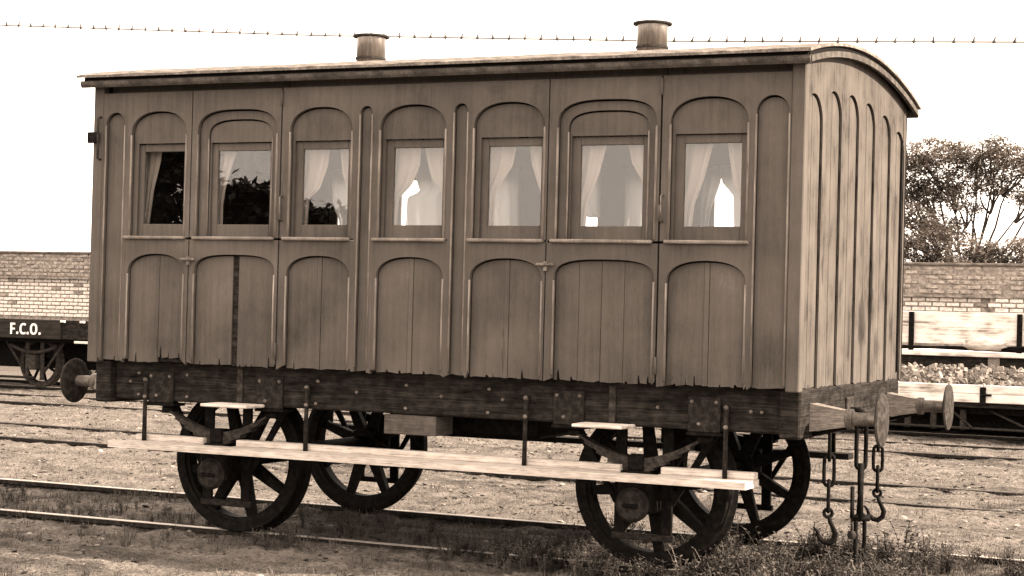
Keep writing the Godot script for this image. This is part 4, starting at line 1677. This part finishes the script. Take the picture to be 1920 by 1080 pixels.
	s.tube([Vector3(3.5, 0.36, zf - 0.25), Vector3(4.1, 0.1, zf - 0.2)], 0.018, 6)
	part("brake_rod", s, mats.rusty_iron, w)
	s = Shape.new(true)
	s.tube([Vector3(3.3, 0.10, zf - 0.2), Vector3(2.95, 0.38, zf - 0.25)], 0.018, 6)
	part("brake_rod", s, mats.rusty_iron, w)
	# its load
	var lump := Shape.new()
	var corner := []
	for i in 8:
		corner.append(Vector3(1.4 if i & 1 else -1.4, 0.6 if i & 2 else -0.6, 0.9 if i & 4 else -0.9) * rng.randf_range(0.7, 1.2))
	lump.hexa(corner)
	var lm := lump.mesh()
	var list := []
	var tint := []
	for k in 5000:
		var x := rng.randf_range(-1.1, 5.7)
		var z := rng.randf_range(zf - 2.55, zf - 0.15)
		var hmax := 0.33 * (1.0 - pow(absf((z - zf + 1.35) / 1.35), 2.0)) + 0.12
		var sc := 0.012 + 0.034 * pow(rng.randf(), 2.0)
		list.append(Transform3D(Basis.from_euler(Vector3(rng.randf() * 3, rng.randf() * 6, rng.randf() * 3)).scaled(Vector3.ONE * sc), Vector3(x, 0.47 + sc * 0.5 + rng.randf() * hmax, z)))
		tint.append(rng.randf_range(0.5, 1.7))
	multi("rubble_load", "pale broken rubble heaped in the low wagon", "rubble", lm, mats.pebble, list, tint)
	# board-sided wagon behind it
	w = thing("board_wagon", "wagon with pale upright side boards and a stake, standing before the brick wall", "wagon", "goods wagons of the yard")
	zf = -17.5
	for k in 2:
		s = Shape.new()
		s.cbox(Vector3(-3.0, 1.19 + 0.26 * k, zf - 0.05), Vector3(7.5, 1.445 + 0.255 * k, zf - 0.004 * k), 0.006)
		part("side_plank", s, mats.lime_board, w)
	s = Shape.new()
	s.cbox(Vector3(-3.0, 1.0, zf - 2.6), Vector3(7.5, 1.075, zf + 0.12), 0.008)
	part("deck", s, mats.lime_board, w)
	s = Shape.new()
	s.box(Vector3(-2.9, 0.80, zf - 0.1), Vector3(7.4, 0.998, zf + 0.02))
	part("solebar", s, mats.frame_timber, w)
	for x in [1.565, 3.25]:
		s = Shape.new()
		s.cbox(Vector3(x - 0.04, 1.07, zf), Vector3(x + 0.04, 1.69, zf + 0.06), 0.008)
		part("stake", s, mats.black_iron, w)
	s = Shape.new()
	s.cbox(Vector3(2.78, 0.74, zf + 0.021), Vector3(2.96, 1.0, zf + 0.06), 0.01)
	part("bracket", s, mats.shank_timber, w)
	for x in [-1.6, 6.2]:
		for z in [-18.1, -19.8]:
			wagon_wheel(w, x, z, 0.42, mats.rusty_iron)
	for z in [zf - 0.35]:
		for x in [-1.6, 6.2]:
			s = Shape.new()
			s.cbox(Vector3(x - 0.2, 0.15, z), Vector3(x + 0.2, 0.80, z + 0.04), 0.02)
			part("axle_guard", s, mats.black_iron, w)
	# poles and a bent sheet lying along its edge
	var y := 1.095
	for e in [[[0.2, 0.05], [1.6, 0.03], [3.2, -0.02], [4.6, 0.05]], [[1.2, -0.02], [2.2, 0.045], [4.4, 0.02]], [[2.3, 0.02], [3.2, 0.075], [4.3, 0.12]]]:
		var po := thing("pole", "", "pole", "poles lying on the board-sided wagon")
		po.set_meta("label", ["long dark bent pole lying along the board-sided wagon", "thin dark pole crossing the others on the board-sided wagon", "dark pole with a raised end on the board-sided wagon"][[0.2, 1.2, 2.3].find(e[0][0])])
		var p := []
		for q in e:
			p.append(Vector3(q[0], y + q[1] * 0.6 + 0.02, zf + 0.05 + q[1] * 0.3))
		s = Shape.new(true)
		s.tube(p, 0.022, 7)
		part("shaft", s, mats.black_iron, po)
	var bun := thing("sacking", "crumpled pale sacking dumped against the boards of the wagon", "sacking", "")
	s = Shape.new(true)
	var gridn := 10
	var nzz := FastNoiseLite.new()
	nzz.frequency = 3.0
	var bp := func(i: int, j: int) -> Vector3:
		var th := PI * j / gridn
		var ph := TAU * i / 16.0
		var d := Vector3(sin(th) * cos(ph), cos(th), sin(th) * sin(ph))
		var r := 1.0 + nzz.get_noise_3dv(d * 0.5) * 0.5
		return Vector3(2.75, 1.20, zf + 0.13) + d * r * Vector3(0.34, 0.10, 0.10)
	for i in 16:
		for j in gridn:
			s.quad(bp.call(i, j), bp.call(i + 1, j), bp.call(i + 1, j + 1), bp.call(i, j + 1))
	part("cloth", s, mats.grey_board, bun)


func build_wall() -> void:
	var w := thing("brick_wall", "long whitewashed brick wall with darker projecting top along the back of the yard", "wall")
	var z := -23.0
	var x0 := -60.0
	var x1 := 45.0
	var s := Shape.new()
	s.box(Vector3(x0, -0.3, z - 0.5), Vector3(x1, 2.0, z - 0.115))
	part("core", s, mats.mortar, w)
	# frieze and coping
	s = Shape.new()
	s.box(Vector3(x0, 2.001, z - 0.5), Vector3(x1, 2.601, z + 0.03))
	part("frieze_core", s, mats.mortar, w)
	s = Shape.new()
	s.cbox(Vector3(x0, 2.60, z - 0.55), Vector3(x1, 2.655, z + 0.10), 0.015)
	part("coping", s, mats.coping, w)
	# pilasters
	var pil := [-26.0, 2.6, 6.6, -30.0]
	for p in pil:
		s = Shape.new()
		s.box(Vector3(p - 0.75, -0.3, z - 0.114), Vector3(p + 0.75, 2.0, z - 0.012))
		part("pilaster", s, mats.mortar, w)
	# bricks one by one where the photograph shows them
	var bl := 0.245
	var bh := 0.0735
	var pitch := 0.0905
	var meshes := []
	for k in 4:
		s = Shape.new()
		s.cbox(Vector3(-bl / 2 + rng.randf_range(0, 0.008), -bh / 2 + rng.randf_range(0, 0.006), -0.05), Vector3(bl / 2 - rng.randf_range(0, 0.008), bh / 2 - rng.randf_range(0, 0.006), rng.randf_range(0.0, 0.012)), 0.008)
		meshes.append(s.mesh())
	var count := 0
	for region in [[-22.4, -18.4, 1.06, 1.98], [-0.3, 3.2, 1.30, 1.98]]:
		var row := 0
		var y: float = 1.955
		while y > region[2]:
			var x: float = region[0] + (0.13 if row % 2 else 0.0)
			while x < region[1] and count < 299:
				var zb := z - 0.085
				if absf(x - 2.6) < 0.76:
					zb = z + 0.012
				if absf(absf(x - 2.6) - 0.75) > 0.06:
					var o := part("brick", meshes[rng.randi() % 4], mats.lime_brick if rng.randf() < 0.93 else mats.stained_brick, w)
					o.position = Vector3(x, y, zb + rng.randf_range(-0.006, 0.006))
					count += 1
				x += bl + 0.018
			y -= pitch
			row += 1
	# the same bricks beyond those, and the rough darker ones of the frieze, joined
	for pass_ in 2:
		var js := Shape.new()
		for region in ([[-23.6, -16.0, 2.03, 2.59], [-1.6, 4.6, 2.03, 2.59]] if pass_ == 0 else [[3.25, 4.6, 1.3, 1.98], [-1.8, -0.35, 1.30, 1.98], [-24.0, -22.5, 1.06, 1.98], [-18.3, -16.0, 1.06, 1.98]]):
			var row := 0
			var y: float = 1.955 if pass_ else 2.56
			while y > region[2]:
				var x: float = region[0] + (0.13 if row % 2 else 0.0)
				while x < region[1]:
					var zb := (z - 0.085) if pass_ else (z + 0.05)
					if pass_ and absf(x - 2.6) < 0.76:
						zb = z + 0.012
					var dz := rng.randf_range(-0.022, 0.02) if not pass_ else rng.randf_range(-0.006, 0.006)
					if pass_ or rng.randf() < 0.93:
						js.cbox(Vector3(x - bl / 2 + rng.randf() * 0.01, y - bh / 2, zb - 0.06), Vector3(x + bl / 2 - rng.randf() * 0.01, y + bh / 2 - rng.randf() * 0.012, zb + dz), 0.01)
					x += bl + 0.018
				y -= pitch
				row += 1
		var jo := part("frieze_bricks" if pass_ == 0 else "further_bricks", js, mats.stained_brick if pass_ == 0 else mats.lime_brick, w)
		jo.set_meta("kind", "stuff")


# ------------------------------------------------------------------ trees
func limb(s: Shape, from: Vector3, to: Vector3, r0: float, r1: float, bend: float) -> void:
	var p := []
	var r := []
	var off := Vector3(rng.randf_range(-1, 1), rng.randf_range(-0.3, 0.6), rng.randf_range(-1, 1)) * bend
	for i in 7:
		var t := i / 6.0
		p.append(from.lerp(to, t) + off * sin(PI * t) + Vector3(rng.randf_range(-1, 1), rng.randf_range(-1, 1), rng.randf_range(-1, 1)) * bend * 0.12 * sin(PI * t))
		r.append(lerpf(r0, r1, t))
	s.tube(p, r, 7)


# clumps: [centre, radii, leaves]
func build_tree(called: String, label: String, category: String, group: String, at: Vector3, fork: float, trunk_r: float, clumps: Array, leaf: float, material: Material) -> void:
	var t := thing(called, label, category, group, at)
	var ts := Shape.new(true)
	var top := Vector3(rng.randf_range(-0.2, 0.2), fork, rng.randf_range(-0.2, 0.2))
	limb(ts, Vector3(0, -0.3, 0), top, trunk_r * 1.3, trunk_r * 0.8, 0.12)
	part("trunk", ts, mats.bark, t)
	var ls := Shape.new(true)
	for c in clumps:
		var ctr: Vector3 = c[0]
		limb(ls, top - Vector3(0, 0.1, 0), ctr, trunk_r * 0.24, 0.012, 0.3)
		for k in 4:
			var d: Vector3 = Vector3(rng.randf_range(-1, 1), rng.randf_range(-0.6, 0.8), rng.randf_range(-1, 1)) * c[1] * 0.8
			limb(ls, top.lerp(ctr, 0.75), ctr + d, 0.03, 0.008, 0.1)
	part("limbs", ls, mats.bark, t)
	var v := PackedVector3Array()
	var col := PackedColorArray()
	for c in clumps:
		var ctr: Vector3 = c[0]
		var rad: Vector3 = c[1]
		# twigs within the clump, leaves around the twigs
		var twigs := maxi(5, int(c[2] / 26))
		for k in twigs:
			var d := Vector3(rng.randfn(), rng.randfn(), rng.randfn()).normalized() * pow(rng.randf(), 0.45)
			var tc := ctr + d * rad
			var shade := rng.randf_range(0.6, 1.5)
			for q in int(c[2] / twigs):
				var p := tc + Vector3(rng.randfn() * 0.13, rng.randfn() * 0.07, rng.randfn() * 0.13) * (leaf / 0.07)
				var a := Vector3(rng.randf_range(-1, 1), rng.randf_range(-0.5, 0.5), rng.randf_range(-1, 1)).normalized() * leaf * rng.randf_range(0.6, 1.3)
				var b := a.cross(Vector3(rng.randf_range(-0.5, 0.5), 1, rng.randf_range(-0.5, 0.5))).normalized() * leaf * rng.randf_range(0.3, 0.55)
				var kk := shade * rng.randf_range(0.75, 1.3)
				v.append_array([p - a, p + b, p + a, p - a, p + a, p - b])
				var cc := Color(kk, kk, kk)
				col.append_array([cc, cc, cc, cc, cc, cc])
	var arr := []
	arr.resize(Mesh.ARRAY_MAX)
	arr[Mesh.ARRAY_VERTEX] = v
	arr[Mesh.ARRAY_COLOR] = col
	var m := ArrayMesh.new()
	m.add_surface_from_arrays(Mesh.PRIMITIVE_TRIANGLES, arr)
	part("crown", m, material, t)


func build_trees() -> void:
	# spreading tree beyond the wall, right of the carriage
	var cl := []
	for e in [[-1.6, 5.0, 0.0, 0.9, 0.5, 2600], [-0.75, 5.3, 0.3, 0.8, 0.45, 2600], [0.1, 5.2, -0.3, 0.7, 0.45, 2200], [0.6, 5.45, 0.1, 0.5, 0.28, 900], [1.05, 5.1, 0.3, 0.6, 0.4, 1500], [1.8, 4.75, 0.0, 0.75, 0.45, 1900], [-1.1, 4.5, -0.4, 0.8, 0.4, 2200], [-0.35, 4.6, 0.2, 0.65, 0.35, 1600], [0.65, 4.6, 0.0, 0.55, 0.28, 1000], [1.45, 4.3, 0.4, 0.5, 0.22, 800], [-2.3, 4.4, 0.2, 0.8, 0.5, 1000], [2.5, 4.5, -0.2, 0.7, 0.4, 900], [0.0, 4.15, 0.4, 0.4, 0.2, 500], [-1.2, 3.9, 0.4, 0.8, 0.35, 1800], [-0.5, 3.6, 0.2, 0.6, 0.3, 1100]]:
		cl.append([Vector3(e[0], e[1], e[2]), Vector3(e[3], e[4], e[3]), int(e[5] * 1.5)])
	build_tree("spreading_tree", "spreading tree with airy crown and bare limbs rising beyond the brick wall", "tree", "", Vector3(0.15, 0, -30), 2.2, 0.16, cl, 0.05, mats.leaf_far)
	# shrubs showing over the wall
	var k := 0
	for e in [[-0.9, -26.2, 3.75, 1.0, "bushy shrub behind the wall beside the carriage corner", 9500], [0.2, -26.6, 3.55, 0.95, "low bushy shrub behind the wall under the tree limbs", 8500], [1.65, -26.3, 3.3, 0.95, "lowest ragged shrub behind the wall at the right edge", 7500], [0.95, -26.0, 3.25, 0.9, "pale shrub behind the wall below the gap in the tree", 6500], [2.4, -26.4, 3.3, 0.8, "shrub behind the wall partly beyond the right edge", 3000]]:
		var top: float = e[2]
		var c2 := []
		for q in 6:
			var cy := lerpf(1.9, top - 0.25, q / 5.0)
			c2.append([Vector3(rng.randf_range(-0.5, 0.5) * e[3], cy, rng.randf_range(-0.4, 0.4)), Vector3(0.6, 0.38, 0.5) * e[3], int(e[5] / 6)])
		build_tree("shrub", e[4], "shrub", "shrubs beyond the wall", Vector3(e[0], 0, e[1]), 1.2, 0.07, c2, 0.05, mats.leaf_mid if k < 2 else mats.leaf_far)
		k += 1
	# trees on the camera's side of the yard: only their reflection shows, in the left-hand windows
	k = 0
	for e in [[-20.1, 28.5, 6.6, 1.5, "tall dark tree mirrored in the first window from the left"], [-17.3, 29.2, 4.6, 1.2, "broad dark tree mirrored in the second window from the left"], [-15.15, 29.5, 4.1, 0.5, "small tree mirrored low in the third window from the left"]]:
		var c3 := []
		for q in 30:
			var a := rng.randf() * TAU
			var rr := sqrt(rng.randf())
			var hh: float = e[2]
			var cy := lerpf(hh * 0.4, hh - 0.5, rng.randf())
			c3.append([Vector3(cos(a) * rr * e[3], cy, sin(a) * rr * e[3]), Vector3(0.9, 0.6, 0.9) * clampf(e[3] / 1.8, 0.45, 1.0), 900])
		build_tree("dark_tree", e[4], "tree", "trees on the camera's side of the yard", Vector3(e[0], 0, e[1]), e[2] * 0.3, 0.16, c3, 0.17, mats.leaf_dark)
		k += 1


func build_wire() -> void:
	# a single barbed strand crossing the sky behind the roof
	var t := thing("barbed_wire", "single strand of barbed wire stretched across the sky behind the carriage roof", "wire")
	var p := []
	var z := -6.0
	var ctrl := [[-9.4, 4.985], [-7.2, 4.87], [-2.66, 4.56], [1.5, 4.335], [5.0, 4.19], [6.8, 4.13]]
	for k in ctrl.size():
		p.append(Vector3(ctrl[k][0], ctrl[k][1], z))
	var s := Shape.new(true)
	s.tube(p, 0.0095, 6)
	part("strand", s, mats.wire_grey, t)
	var x := -8.6
	var bs := Shape.new(true)
	bs.tube([Vector3(-0.012, -0.006, 0), Vector3(0.014, 0.008, 0)], 0.016, 5)
	bs.tube([Vector3(-0.006, -0.004, 0), Vector3(0.008, 0.05, 0.006)], [0.012, 0.008], 5)
	var bm := bs.mesh()
	while x < 6.2:
		var y := 0.0
		for k in ctrl.size() - 1:
			if x >= ctrl[k][0] and x <= ctrl[k + 1][0]:
				y = lerpf(ctrl[k][1], ctrl[k + 1][1], (x - ctrl[k][0]) / (ctrl[k + 1][0] - ctrl[k][0]))
		var o := part("barb", bm, mats.wire, t)
		o.position = Vector3(x, y, z)
		o.rotation = Vector3(rng.randf_range(-0.4, 0.4), rng.randf_range(-0.6, 0.6), rng.randf_range(-0.2, 0.2))
		x += 0.188 + rng.randf_range(-0.006, 0.006)
	for e in [[-9.4, 4.985], [6.8, 4.13]]:
		s = Shape.new()
		s.lathe([Vector2(0.07, -0.4), Vector2(0.055, e[1] + 0.12), Vector2(0.0, e[1] + 0.15)], Vector3(e[0], 0, z - 0.05), Vector3.UP, 10)
		part("post", s, mats.bark, t)


# ------------------------------------------------------------------
func _ready() -> void:
	rng.seed = 20240607
	var cam := Camera3D.new()
	cam.name = "camera"
	cam.position = Vector3(7.6714, 1.5563, 11.2065)
	cam.rotation = Vector3(0.012, 0.43, 0.026)
	cam.fov = 18.298
	cam.near = 0.1
	cam.far = 4000.0
	add_child(cam)
	cam.current = true
	var env := Environment.new()
	env.background_mode = Environment.BG_SKY
	var sky := Sky.new()
	var sm := ProceduralSkyMaterial.new()
	sm.sky_top_color = Color(0.96, 0.895, 0.83)
	sm.sky_horizon_color = Color(1.0, 0.935, 0.875)
	sm.sky_curve = 0.25
	sm.ground_bottom_color = Color(0.3, 0.26, 0.22)
	sm.ground_horizon_color = Color(0.5, 0.45, 0.4)
	sm.sun_angle_max = 2.0
	sm.use_debanding = false
	sky.sky_material = sm
	env.sky = sky
	env.background_energy_multiplier = 0.78
	env.tonemap_mode = Environment.TONE_MAPPER_LINEAR
	env.tonemap_exposure = 5.4
	env.sdfgi_enabled = true
	env.ssao_enabled = true
	env.ssil_enabled = true
	var we := WorldEnvironment.new()
	we.name = "world_environment"
	we.environment = env
	add_child(we)
	var sun := DirectionalLight3D.new()
	sun.name = "sun"
	sun.light_energy = 1.05
	sun.light_color = Color(1.0, 0.93, 0.85)
	sun.light_angular_distance = 0.6
	sun.shadow_enabled = true
	sun.sky_mode = DirectionalLight3D.SKY_MODE_LIGHT_ONLY
	add_child(sun)
	# from the right and a little behind the carriage
	sun.look_at_from_position(Vector3.ZERO, -Vector3(0.87, 0.41, -0.175), Vector3.UP)

	make_materials()
	build_ground()
	build_tracks()
	build_carriage()
	build_curtains()
	build_wall()
	build_wagons()
	build_trees()
	build_wire()
